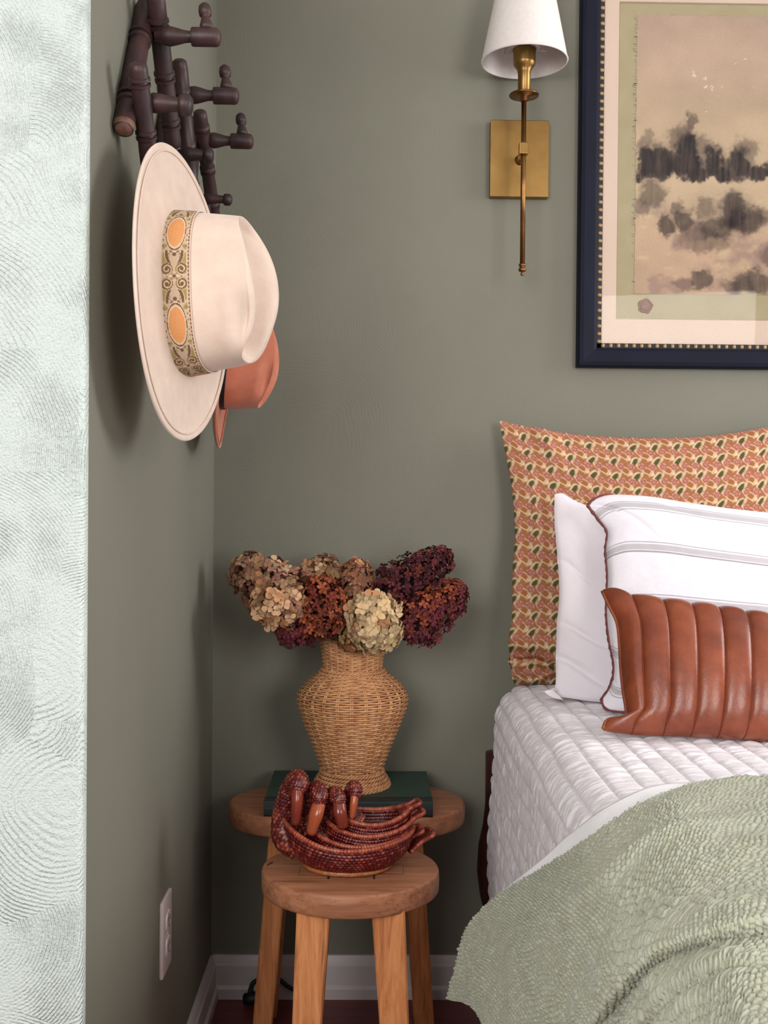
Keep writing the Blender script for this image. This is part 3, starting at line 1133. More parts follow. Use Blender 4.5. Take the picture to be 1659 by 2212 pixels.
def paint_cols():
    wx = zx + 90 * (fbm(zx / 70, zy / 70, 3, 5) - 0.5) + 20 * (vnoise(zx / 14, zy / 14, 5) - .5)
    wy = zy + 90 * (fbm(zx / 70, zy / 70, 9, 5) - 0.5) + 20 * (vnoise(zx / 14, zy / 14, 8) - .5)
    top, mid, low = lin((190, 164, 146)), lin((206, 182, 150)), lin((196, 166, 140))
    tt = np.clip((zy - 90) / 800, 0, 1)[..., None]
    C = top * (1 - tt) + mid * tt
    l2 = sstep(1050, 1600, zy)[..., None]
    C = C * (1 - l2) + low * l2
    cl = fbm(zx / 260, zy / 200, 21, 5)[..., None]
    C = C * (0.80 + 0.4 * cl)
    warm = sstep(0.5, 0.75, fbm(zx / 150, zy / 60, 31))[..., None] * sstep(1040, 1150, zy)[..., None]
    C = C * (1 - 0.5 * warm) + lin((226, 200, 156)) * 0.5 * warm
    mauve = sstep(0.5, 0.72, fbm(zx / 130, zy / 110, 41))[..., None] * sstep(1080, 1300, zy)[..., None]
    C = C * (1 - 0.55 * mauve) + lin((150, 122, 118)) * 0.55 * mauve
    blobs = [(450, 950, 46, 100, .9), (530, 935, 60, 95, .9), (600, 945, 50, 85, .85), (700, 880, 68, 115, .95), (720, 705, 34, 46, .55),
             (655, 800, 66, 80, .5), (690, 970, 110, 72, .97), (850, 935, 48, 80, .9), (800, 860, 40, 60, .45), (905, 965, 60, 66, .75),
             (1000, 935, 56, 84, .97), (1045, 885, 70, 80, .42), (1100, 990, 80, 40, .92), (1185, 985, 70, 42, .92), (800, 1012, 210, 30, .85),
             (500, 1012, 95, 36, .75), (460, 800, 38, 44, .35), (500, 1130, 75, 75, .55), (440, 1210, 40, 50, .4), (648, 1210, 28, 46, .5),
             (690, 1290, 50, 78, .7), (590, 1320, 44, 68, .72), (800, 1190, 52, 60, .45), (970, 1215, 90, 105, .78), (1050, 1290, 100, 76, .74),
             (880, 1320, 120, 70, .62), (820, 1400, 150, 66, .45), (1150, 1250, 40, 40, .4), (800, 1625, 64, 54, .62), (1090, 1640, 108, 66, .66),
             (1000, 1665, 90, 40, .4), (1195, 1480, 60, 60, .42), (700, 1655, 60, 26, .3)]
    blobs += [(2480 - x * 0.93, y + 40, rx * 1.1, ry, al) for x, y, rx, ry, al in blobs[::2] if x < 1150]
    halo = np.zeros_like(zx)
    for x, y, rx, ry, al in blobs:
        e = np.hypot((wx - x) / (rx * 1.45), (wy - y + ry * .12) / (ry * 1.35))
        halo = 1 - (1 - halo) * (1 - 0.42 * al * sstep(1.2, 0.5, e))
    halo = np.clip(halo * (0.6 + 0.7 * fbm(zx / 60, zy / 60, 101)), 0, 1)[..., None]
    C = C * (1 - halo) + lin((122, 98, 92)) * halo
    dens = np.zeros_like(zx)
    for x, y, rx, ry, al in blobs:
        e = np.hypot((wx - x) / rx, (wy - y) / ry)
        d = min(1.0, al * 1.08) * sstep(1.30, 0.70, e)
        dens = 1 - (1 - dens) * (1 - d)
    streak = 0.78 + 0.34 * fbm(zx / 16, zy / 160, 55)
    dens = np.clip(dens * streak, 0, 1)[..., None]
    ink = lin((40, 32, 34)) * (0.75 + 0.6 * fbm(zx / 50, zy / 50, 61)[..., None])
    C = C * (1 - dens) + ink * dens
    # flecks of light in the sky
    for x, y, s in ((745, 430, 16), (795, 440, 14), (800, 492, 22), (850, 492, 12), (1020, 325, 12), (970, 360, 9), (1165, 368, 16),
                    (820, 645, 12), (1115, 480, 10), (900, 478, 10)):
        e = np.hypot((wx - x - 8 * 0) / s, (wy - y) / (s * 0.45))
        d = (0.8 * sstep(1.1, 0.3, e))[..., None]
        C = C * (1 - d) + lin((244, 232, 208)) * d
    return C


wob = 0.0010 * (vnoise(np.linspace(0, 60, ny), np.zeros(ny), 4) - 0.5)
U = np.array([[0.0]])
P00, P10, P01 = at(px0, py1, YB - 0.008), at(px1, py1, YB - 0.008), at(px0, py0, YB - 0.008)
uu = np.linspace(0, 1, nx)[None, :]
vv = np.linspace(0, 1, ny)[:, None]
V = np.stack([P00[0] + uu * (P10[0] - P00[0]) + 0 * vv + wob[:, None], np.full((ny, nx), YB - 0.0078) - 0.0004 * vnoise(uu * 30 + 0 * vv, vv * 24 + 0 * uu, 2),
              P00[2] + vv * (P01[2] - P00[2]) + 0 * uu], -1)
art = mesh_obj('painted_linen', V.reshape(-1, 3), grid_faces(ny, nx), M['paint'], pic, colors=paint_cols().reshape(-1, 3))
# frayed threads round the linen
mb = MB()
rr = random.Random(3)
xa, xb, za_, zb_ = P00[0], P10[0], P00[2], P01[2]
for k in range(240):
    s = rr.random()
    ln = rr.uniform(0.003, 0.0075)
    side = rr.choice('LBTL')
    w_ = 0.0005
    if side == 'L':
        z_ = za_ + s * (zb_ - za_)
        q = np.array([(xa + .001, z_ - w_), (xa + .001, z_ + w_), (xa - ln, z_ + w_ + rr.uniform(-.001, .001)), (xa - ln, z_ - w_)])
    elif side == 'B':
        x_ = xa + s * (xb - xa)
        q = np.array([(x_ - w_, za_ + .001), (x_ + w_, za_ + .001), (x_ + w_ + rr.uniform(-.001, .001), za_ - ln), (x_ - w_, za_ - ln)])
    else:
        x_ = xa + s * (xb - xa)
        q = np.array([(x_ - w_, zb_ - .001), (x_ + w_, zb_ - .001), (x_ + w_, zb_ + ln * .5), (x_ - w_, zb_ + ln * .5)])
    lo3 = np.stack([q[:, 0], np.full(4, YB - 0.0076), q[:, 1]], -1)
    hi3 = lo3 + np.array([0, -0.0005, 0])
    mb.add(np.concatenate([lo3, hi3]), [(4, 5, 6, 7), (0, 1, 5, 4), (1, 2, 6, 5), (2, 3, 7, 6), (3, 0, 4, 7)])
fo = mb.build('frayed_threads', M['fray'], art, smooth=False)
# wax seal
cs = at(1394, 661, YB - 0.008)
a_ = np.linspace(0, 2 * np.pi, 40, endpoint=False)
ro = 0.0148 + 0.0011 * np.sin(5 * a_ + 1) + 0.0005 * np.sin(9 * a_)
V, Fs = [], []
rings = [(1.0, 0.0), (0.98, 0.002), (0.86, 0.0032), (0.74, 0.0030), (0.70, 0.0018), (0.35, 0.0018), (0.0, 0.0018)]
for sc_, hh_ in rings:
    V += [(cs[0] + sc_ * r_ * math.cos(t_), YB - 0.0065 - hh_, cs[2] + sc_ * r_ * math.sin(t_)) for r_, t_ in zip(ro, a_)]
mesh_obj('wax_seal', np.array(V), grid_faces(len(rings), 40, True), M['wax'], pic)
v, f = box_vf(fr_pt(I0, I0, 0.0150), fr_pt(FW - I0, FH - I0, 0.0130))
mesh_obj('glass_pane', v, f, M['glass'], pic, smooth=False)

# ------------------------------------------------------------------ stools


def rounded_slab(ax_, ay_, z0, z1, cx, cy, rx, ry, power, n=96, bev=0.004):
    a = np.linspace(0, 2 * np.pi, n, endpoint=False)
    c, s = np.cos(a), np.sin(a)
    px = np.sign(c) * np.abs(c) ** (2 / power[0])
    py = np.sign(s) * np.abs(s) ** (2 / power[1])
    return a, px, py


def stadium(hx, hy, n=40):
    """outline of a slab with round ends, hx >= hy"""
    L = hx - hy
    a = np.linspace(-np.pi / 2, np.pi / 2, n)
    R = [(L + hy * math.cos(t), hy * math.sin(t)) for t in a]
    Lf = [(-L - hy * math.cos(t), -hy * math.sin(t)) for t in a]
    return np.array(R + Lf)


def seat_mesh(outline, c, z0, z1, bev, wob=0.0):
    n = len(outline)
    cen = outline.mean(0)
    lv = [(1.0, z0 + bev, -bev * 0), (1.0, z1 - bev, 0)]
    prof = [(0.0, z0, 0), (0.96, z0, 0), (0.985, z0 + bev * .3, 0), (1.0, z0 + bev, 0), (1.004, (z0 + z1) / 2, 0), (1.0, z1 - bev, 0),
            (0.990, z1 - bev * 0.25, 0), (0.972, z1, 0), (0.7, z1 - wob, 0), (0.35, z1 - wob * 1.2, 0), (0.0, z1 - wob * 1.2, 0)]
    V = []
    for s, z, _ in prof:
        q = outline * s
        V.append(np.stack([q[:, 0] + c[0], q[:, 1] + c[1], np.full(n, z)], -1))
    return np.concatenate(V), grid_faces(len(prof), n, True)


def leg_vf(top, bot, w0, d0, w1, d1):
    top, bot = np.array(top, float), np.array(bot, float)
    V, Fl = [], []
    b = 0.0025
    for p, w, d in ((bot, w1, d1), (top, w0, d0)):
        for x, y in ((-w + b, -d), (w - b, -d), (w, -d + b), (w, d - b), (w - b, d), (-w + b, d), (-w, d - b), (-w, -d + b)):
            V.append(p + np.array([x, y, 0]))
    for j in range(8):
        Fl.append((j, (j + 1) % 8, 8 + (j + 1) % 8, 8 + j))
    Fl += [tuple(range(8))[::-1], tuple(range(8, 16))]
    return np.array(V), Fl


# the stool by the wall: long top with round ends
ZT = 0.4325
cbk = at(750, 1730, 1.96)
BX, BY = float(cbk[0]), 1.962
s1 = thing('wooden_stool', 'long oval wooden stool by the back wall carrying the book and vase', 'stool', (BX, BY, 0))
v, f = seat_mesh(stadium(0.217, 0.113), (BX, BY), ZT - 0.037, ZT, 0.005)
mesh_obj('seat', v, f, M['stool_top'], s1, sharp=50)
for sx, x_top, x_bot in ((-1, 0.118, 0.150), (1, 0.116, 0.146)):
    for yy_top, yy_bot in ((BY - 0.060, BY - 0.072), (BY + 0.055, BY + 0.072)):
        v, f = leg_vf((BX + sx * x_top, yy_top, ZT - 0.030), (BX + sx * x_bot, yy_bot, 0.0), 0.0185, 0.018, 0.017, 0.0165)
        mesh_obj('leg', v, f, M['stool_leg'], s1, smooth=False)

# the stool in front: round top
cf = atz(757, 1872, ZT)
FXs, FYs = float(cf[0]), float(cf[1])
s2 = thing('wooden_stool', 'round wooden stool in front carrying the red swan baskets', 'stool', (FXs, FYs, 0))
a_ = np.linspace(0, 2 * np.pi, 100, endpoint=False)
ol = np.stack([0.1325 * np.cos(a_) * (1 + 0.012 * np.cos(2 * a_ + .6)), 0.122 * np.sin(a_)], -1)
v, f = seat_mesh(ol, (FXs, FYs), ZT - 0.034, ZT, 0.004)
seat2 = mesh_obj('seat', v, f, M['stool_top'], s2, sharp=50)
for sx, xt, xb_ in ((-1, 0.0505, 0.070), (1, 0.0555, 0.080)):
    for sy, yt, yb_ in ((-1, -0.078, -0.100), (1, 0.062, 0.085)):
        v, f = leg_vf((FXs + sx * xt, FYs + yt, ZT - 0.025), (FXs + sx * xb_, FYs + yb_, 0.0), 0.0240, 0.0215, 0.0165, 0.0165)
        mesh_obj('leg', v, f, M['stool_leg'], s2, smooth=False)
# through tenons with dark wedges, showing on the seat top
for (xa_, xb2, yt) in ((646, 706, 1884), (812, 872, 1882)):
    p0, p1 = atz(xa_, yt + 7, ZT), atz(xb2, yt + 7, ZT)
    v, f = box_vf((p0[0], p0[1], ZT - 0.004), (p1[0], p0[1] + 0.040, ZT + 0.0005), 0.0004)
    tn = mesh_obj('tenon', v, f, M['stool_top'], s2, smooth=False)
    mb = MB()
    g = 0.0005
    for lo, hi in (((p0[0], p0[1], 0), (p1[0], p0[1] + g, 0)), ((p0[0], p0[1], 0), (p0[0] + g, p0[1] + .04, 0)), ((p1[0] - g, p0[1], 0), (p1[0], p0[1] + .04, 0))):
        mb.add(*box_vf((lo[0], lo[1], ZT - 0.002), (hi[0], hi[1], ZT + 0.0006)))
    mb.build('tenon_joint_line', M['knot'], tn, smooth=False)
    xe = 709 if xa_ < 700 else 808
    pw = atz(xe, 1899, ZT)
    v, f = box_vf((pw[0] - 0.0014, pw[1], ZT - 0.003), (pw[0] + 0.0014, pw[1] + 0.034, ZT + 0.0007))
    mesh_obj('wedge', v, f, M['crack'], tn, smooth=False)
# knot hole at the left of the round seat
pk = atz(583, 1866, ZT)
a_ = np.linspace(0, 2 * np.pi, 14, endpoint=False)
V = [(pk[0] + 0.0040 * math.cos(t_) * (1 + .4 * math.sin(3 * t_)) + 0.004 * math.sin(t_), pk[1] + 0.011 * math.sin(t_), ZT - 0.002) for t_ in a_] + \
    [(pk[0] + 0.0022 * math.cos(t_) + 0.004 * math.sin(t_), pk[1] + 0.009 * math.sin(t_), ZT + 0.0004) for t_ in a_]
mesh_obj('knot', np.array(V), [(i, (i + 1) % 14, 14 + (i + 1) % 14, 14 + i) for i in range(14)] + [tuple(range(14, 28))], M['knot'], seat2, smooth=False)

# ------------------------------------------------------------------ book
pl, pr_ = atz(569, 1766, ZT), atz(935, 1766, ZT)
bx0, bx1 = float(pl[0]), float(pr_[0])
by0 = float((pl[1] + pr_[1]) / 2)
by1 = by0 + 0.212
BT = 0.028
bk = thing('book', 'large dark green hardcover book lying under the wicker vase', 'book', ((bx0 + bx1) / 2, (by0 + by1) / 2, ZT))
v, f = box_vf((bx0 + 0.004, by0 + 0.010, ZT + 0.0032), (bx1 - 0.004, by1 - 0.004, ZT + BT - 0.0032))
mesh_obj('pages', v, f, M['pages'], bk, smooth=False)
for z0, z1 in ((ZT, ZT + 0.003), (ZT + BT - 0.003, ZT + BT)):
    v, f = box_vf((bx0, by0 + 0.028, z0), (bx1, by1, z1), 0.0008)
    mesh_obj('cover', v, f, M['book'], bk, smooth=False)
# spine cloth: wraps from the lower to the upper board round the back
pr = [(0.030, 0.0001), (0.012, 0.0), (0.004, 0.0005), (0.0008, 0.004), (0.0, BT / 2), (0.0008, BT - 0.004), (0.004, BT - 0.0004), (0.008, BT + 0.0003),
      (0.011, BT - 0.0012), (0.0135, BT + 0.0004), (0.030, BT + 0.0004)]
inn = [(0.030, BT - 0.003), (0.006, BT - 0.004), (0.0045, BT / 2), (0.006, 0.004), (0.030, 0.003)]
lp = pr + inn
V = [(bx0, by0 + y, ZT + z) for y, z in lp] + [(bx1, by0 + y, ZT + z) for y, z in lp]
n = len(lp)
mesh_obj('spine', np.array(V), [(i, (i + 1) % n, n + (i + 1) % n, n + i) for i in range(n)] + [tuple(range(n))[::-1], tuple(range(n, 2 * n))],
         M['book_dark'], bk, smooth=False)

# ------------------------------------------------------------------ wicker vase
VZ = ZT + BT + 0.0005
VY = 1.966
VX = float(at(761, 1560, VY)[0])
vs = thing('wicker_vase', 'tan woven wicker urn vase standing on the green book', 'vase', (VX, VY, VZ))


def vz(py):
    return float(at(761, py, VY)[2])


kz = VY / F_PX
profV = [(1700, 80), (1690, 80), (1680, 74), (1668, 66), (1655, 66), (1640, 71), (1600, 86), (1560, 102), (1530, 113), (1512, 117.5), (1498, 116),
         (1484, 108), (1470, 94), (1458, 78), (1451, 66), (1440, 61.5), (1420, 63), (1400, 66), (1385, 69), (1374, 71)]
pz = np.array([vz(p[0]) for p in profV])
pz[0] = VZ + 0.004
prr = np.array([p[1] * kz for p in profV])


def vrad(z):
    return np.interp(z, pz, prr)


def weave_row(z, z_out, nst, ph, amp, rt, n_per=6, spiral=0.0):
    """one weaver: goes in front of and behind the stakes"""
    nn = nst * n_per
    th = np.linspace(0, 2 * np.pi, nn + 1)
    r = vrad(z) + amp * np.cos(th * nst / 2 + ph)
    P = np.stack([VX + r * np.cos(th), VY + r * np.sin(th), z + spiral * np.sin(th * nst / 2 + ph + 1.2) + 0 * th], -1)
    return tube_vf(P, rt, 5, cap=False, flat=0.95)


def build_weave(name, y0, y1, nst, rows, amp=0.0017, rt=0.0022, spiral=0.0, par=vs):
    za, zb = vz(y0), vz(y1)
    mb = MB()
    # walk along the arc length of the profile so rows stay evenly packed
    zz = np.linspace(za, zb, 400)
    arc = np.concatenate([[0], np.cumsum(np.hypot(np.diff(zz), np.diff(vrad(zz))))])
    for k in range(rows):
        z = float(np.interp(arc[-1] * (k + 0.5) / rows, arc, zz))
        mb.add(*weave_row(z, z, nst, math.pi * (k % 2), amp, rt, 10, spiral))
    return mb.build(name, M['rattan'], par)


body = build_weave('body_weave', 1662, 1453, 24, 48, 0.0022, 0.0021)
neck = build_weave('neck_weave', 1448, 1376, 24, 18, 0.0020, 0.0020, 0.0006)
# added dark inner skin as painted gap shade, and the vertical stakes
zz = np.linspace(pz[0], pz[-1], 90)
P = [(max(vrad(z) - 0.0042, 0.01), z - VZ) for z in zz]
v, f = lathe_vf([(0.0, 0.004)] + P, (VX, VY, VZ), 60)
mesh_obj('gap_shade_skin', v, f, M['rattan_in'], vs)
mb = MB()
for k in range(48):
    an = 2 * math.pi * (k // 2) / 24 + (0.018 if k % 2 else -0.018)
    zz2 = np.linspace(vz(1668), vz(1374), 34)
    r = vrad(zz2) - 0.0006
    mb.add(*tube_vf(np.stack([VX + r * math.cos(an), VY + r * math.sin(an), zz2], -1), 0.0016, 5))
mb.build('stakes', M['rattan'], vs)['kind'] = 'stuff'


def braid(name, specs, nst):
    mb = MB()
    for (py, dr, tilt, phs) in specs:
        z = vz(py)
        for s in range(2):
            nn = nst * 6
            th = np.linspace(0, 2 * np.pi, nn + 1)
            w = th * nst + phs + s * math.pi
            r = vrad(z) + dr + 0.0018 * np.cos(w)
            P = np.stack([VX + r * np.cos(th), VY + r * np.sin(th), z + tilt * np.sin(w)], -1)
            mb.add(*tube_vf(P, 0.0021, 5, cap=False))
    return mb.build(name, M['rattan'], vs)


braid('neck_braid', [(1452, 0.003, 0.0020, 0), (1446, 0.0025, 0.0020, 1.6)], 22)
fb = [(1664, 0.001, 0.0022, 0), (1672, 0.001, 0.0024, 1.0), (1679, 0.001, 0.0024, 2.2), (1686, 0.0010, 0.0024, .7), (1692, 0.0010, 0.0024, 1.9), (1697, 0.000, 0.0020, 3.0)]
braid('foot_braid', fb, 26)
mb = MB()
for k in range(40):
    th0 = 2 * math.pi * k / 40
    th = np.linspace(th0, th0 + 0.42, 9)
    z = vz(1374) + 0.004 * np.sin(np.linspace(0, math.pi, 9)) + 0.001
    r = vrad(vz(1375)) + np.linspace(-0.002, 0.003, 9)
    mb.add(*tube_vf(np.stack([VX + r * np.cos(th), VY + r * np.sin(th), z], -1), 0.0020, 5))
mb.build('rolled_rim', M['rattan'], vs)

# ------------------------------------------------------------------ dried hydrangeas


def floret_mesh(seed, plump=1.0):
    r_ = random.Random(seed)
    mb = MB()
    for k in range(4):
        an = k * math.pi / 2 + r_.uniform(-.2, .2)
        ln = r_.uniform(.85, 1.1)
        wd = r_.uniform(.42, .55) * plump
        tilt = r_.uniform(0.05, 0.55)
        rows = [(0.06, 0.05), (0.35, 0.75), (0.65, 1.0), (0.88, 0.72), (1.0, 0.22)]
        V = []
        for u, w in rows:
            for s in (-1, 0, 1):
                x = u * ln
                y = s * w * wd
                z = tilt * u * 0.6 + 0.16 * abs(s) * w - 0.22 * u * u * r_.uniform(.6, 1.4)
                V.append((x * math.cos(an) - y * math.sin(an), x * math.sin(an) + y * math.cos(an), z))
        mb.add(np.array(V), grid_faces(5, 3))
    me = new_mesh('floret', np.concatenate(mb.v), mb.f, True)
    me.materials.append(M['floret'])
    return me


FLORETS = [floret_mesh(k, 1.0) for k in range(6)]
FLORETS_THIN = [floret_mesh(k + 20, 0.72) for k in range(6)]


def head(label, base, tip, rb, cols, n, size, plump=True, rtip=0.35, seed=0, dk=0.0):
    """one panicle; base/tip = (px, py, Y)"""
    r_ = random.Random(seed)
    b, t_ = at(*base), at(*tip)
    ax = t_ - b
    L = np.linalg.norm(ax)
    ax /= L
    mouth = np.array([VX, VY, vz(1400)])
    root = thing('hydrangea', label, 'dried flower', b, 'dried hydrangeas in the wicker vase')
    stem_end = b + ax * L * 0.85
    mid = mouth + np.array([(b[0] - mouth[0]) * 0.35, (b[1] - mouth[1]) * 0.35, (b[2] - mouth[2]) * 0.6])
    low = np.array([VX + 0.3 * (mouth[0] - VX), VY, vz(1560)])
    v, f = tube_vf(catmull([low, mouth * 0.6 + mid * 0.4, b, stem_end], 18), np.linspace(.0028, .0014, 18), 6)
    mesh_obj('stem', v, f, M['stem'], root)
    up = np.array([0, 0, 1.0]) if abs(ax[2]) < .8 else np.array([1.0, 0, 0])
    N = np.cross(ax, up); N /= np.linalg.norm(N)
    B = np.cross(ax, N)

    def rad(u):
        return rb * (math.sin(min(1, u / 0.30) * math.pi / 2) * 0.65 + 0.35) * (1 - (1 - rtip) * max(0, (u - 0.30) / 0.70) ** 1.3) * \
            (1 if u < .9 else math.sqrt(max(0.0, 1 - ((u - .9) / .1) ** 2 * .85)))
    # twiggy core
    us = np.linspace(0.0, 1.0, 12)
    v, f = turned_vf(b, t_, [(u, max(.002, rad(u) * 0.45)) for u in us], 12)
    cr = mesh_obj('twig_core', v, f, M['floret'], root)
    cr.color = rgba(0.45 * np.array(cols(0.5, 1.5, r_), float))
    ga = math.pi * (3 - math.sqrt(5))
    n = int(n * 2.2)
    for k in range(n):
        u = (k + 0.5) / n
        u = u ** 0.95
        an = k * ga + r_.uniform(-.3, .3)
        out = N * math.cos(an) + B * math.sin(an)
        rr_ = rad(u) * r_.choice((r_.uniform(0.86, 1.14), r_.uniform(0.55, 0.95)))
        p = b + ax * (u * L) + out * rr_
        nrm = out + ax * (0.25 + 1.1 * max(0, u - .6) * 2.0 - (0.5 if u < .12 else 0)) + np.array([r_.uniform(-.5, .5) for _ in range(3)]) * 1.3
        # skip what the wall would cut
        if p[1] > YB - 0.012:
            continue
        me = r_.choice(FLORETS if plump else FLORETS_THIN)
        o = bpy.data.objects.new('floret', me)
        link(o)
        o.parent = root
        q = Vector(nrm).to_track_quat('Z', 'Y') @ Euler((0, 0, r_.uniform(0, 6.28))).to_quaternion()
        o.rotation_mode = 'QUATERNION'
        o.rotation_quaternion = q
        s = size * 1.02 * r_.uniform(.75, 1.25)
        o.scale = (s, s, s)
        o.location = tuple(p - b)
        c = np.array(cols(u, an, r_), float)
        c = c * r_.uniform(.82, 1.12)
        o.color = rgba(np.clip(c, 0, 255))
    return root


def pick(*cs):
    tot = sum(w for w, c in cs)

    def fn(u, an, r_):
        x = r_.random() * tot
        for w, c in cs:
            x -= w
            if x <= 0:
                return c
        return cs[-1][1]
    return fn


CREAM, PEACH, TAN, PINK = (236, 210, 168), (218, 166, 120), (192, 154, 116), (204, 154, 136)
RUST, BRICK, PLUM, DPLUM, MAG = (168, 92, 62), (132, 64, 52), (112, 54, 60), (86, 44, 50), (134, 64, 80)
OLIVE = (160, 136, 96)
head('dusty pink and tan dried hydrangea reaching furthest left', (640, 1300, 1.93), (508, 1222, 1.95), 0.050,
     pick((3, PINK), (2, TAN), (1, PEACH), (1, CREAM), (1, (150, 100, 90))), 110, 0.0108, True, 0.62, 1)
head('cream and peach dried hydrangea low at the left front', (652, 1300, 1.88), (545, 1312, 1.86), 0.040,
     pick((4, (226, 190, 150)), (2, PEACH), (1, TAN), (1, PINK)), 80, 0.0108, True, 0.6, 2)
head('small purple brown dried hydrangea hanging under the left bunch', (690, 1345, 1.90), (600, 1368, 1.90), 0.032,
     pick((2, PLUM), (2, MAG), (2, BRICK), (1, RUST)), 80, 0.0085, False, 0.75, 3)
head('dark russet dried hydrangea in the middle above the vase neck', (700, 1375, 1.88), (690, 1248, 1.90), 0.044,
     pick((3, BRICK), (3, RUST), (1, (96, 44, 40)), (1, (190, 116, 80))), 150, 0.0085, False, 0.72, 4)
head('greenish tan dried hydrangea peeking over the middle back', (718, 1290, 2.00), (672, 1212, 2.01), 0.042,
     pick((3, TAN), (2, OLIVE), (1, PINK), (1, CREAM)), 80, 0.0108, True, 0.75, 5)
head('upright tan and rose dried hydrangea at the top centre', (778, 1320, 1.96), (768, 1212, 1.98), 0.036,
     pick((3, (176, 124, 96)), (2, TAN), (2, PINK), (1, PEACH)), 90, 0.0102, True, 0.5, 6)
head('olive brown dried hydrangea behind the bright cream one', (770, 1400, 1.90), (766, 1300, 1.90), 0.038,
     pick((3, (150, 116, 76)), (2, OLIVE), (2, (140, 92, 60)), (1, PEACH)), 80, 0.0102, True, 0.8, 7)
head('bright cream dried hydrangea drooping over the vase rim', (798, 1290, 1.885), (824, 1400, 1.855), 0.046,
     pick((5, (240, 218, 172)), (2, (236, 208, 160)), (1, PEACH), (1, (226, 212, 150))), 100, 0.0112, True, 0.72, 8)
head('dark plum dried hydrangea pointing up at the far right', (815, 1300, 1.95), (972, 1195, 1.97), 0.047,
     pick((4, DPLUM), (2, PLUM), (1, BRICK), (1, (70, 34, 44))), 170, 0.0085, False, 0.42, 9)
head('magenta and rust dried hydrangea at the lower right', (872, 1375, 1.91), (1000, 1265, 1.93), 0.045,
     lambda u, an, r_: r_.choice([PLUM, MAG, MAG, BRICK] if math.sin(an) > -0.1 else [RUST, (176, 96, 60), BRICK, PLUM]), 160, 0.0085, False, 0.5, 10)

# ------------------------------------------------------------------ nested swan baskets


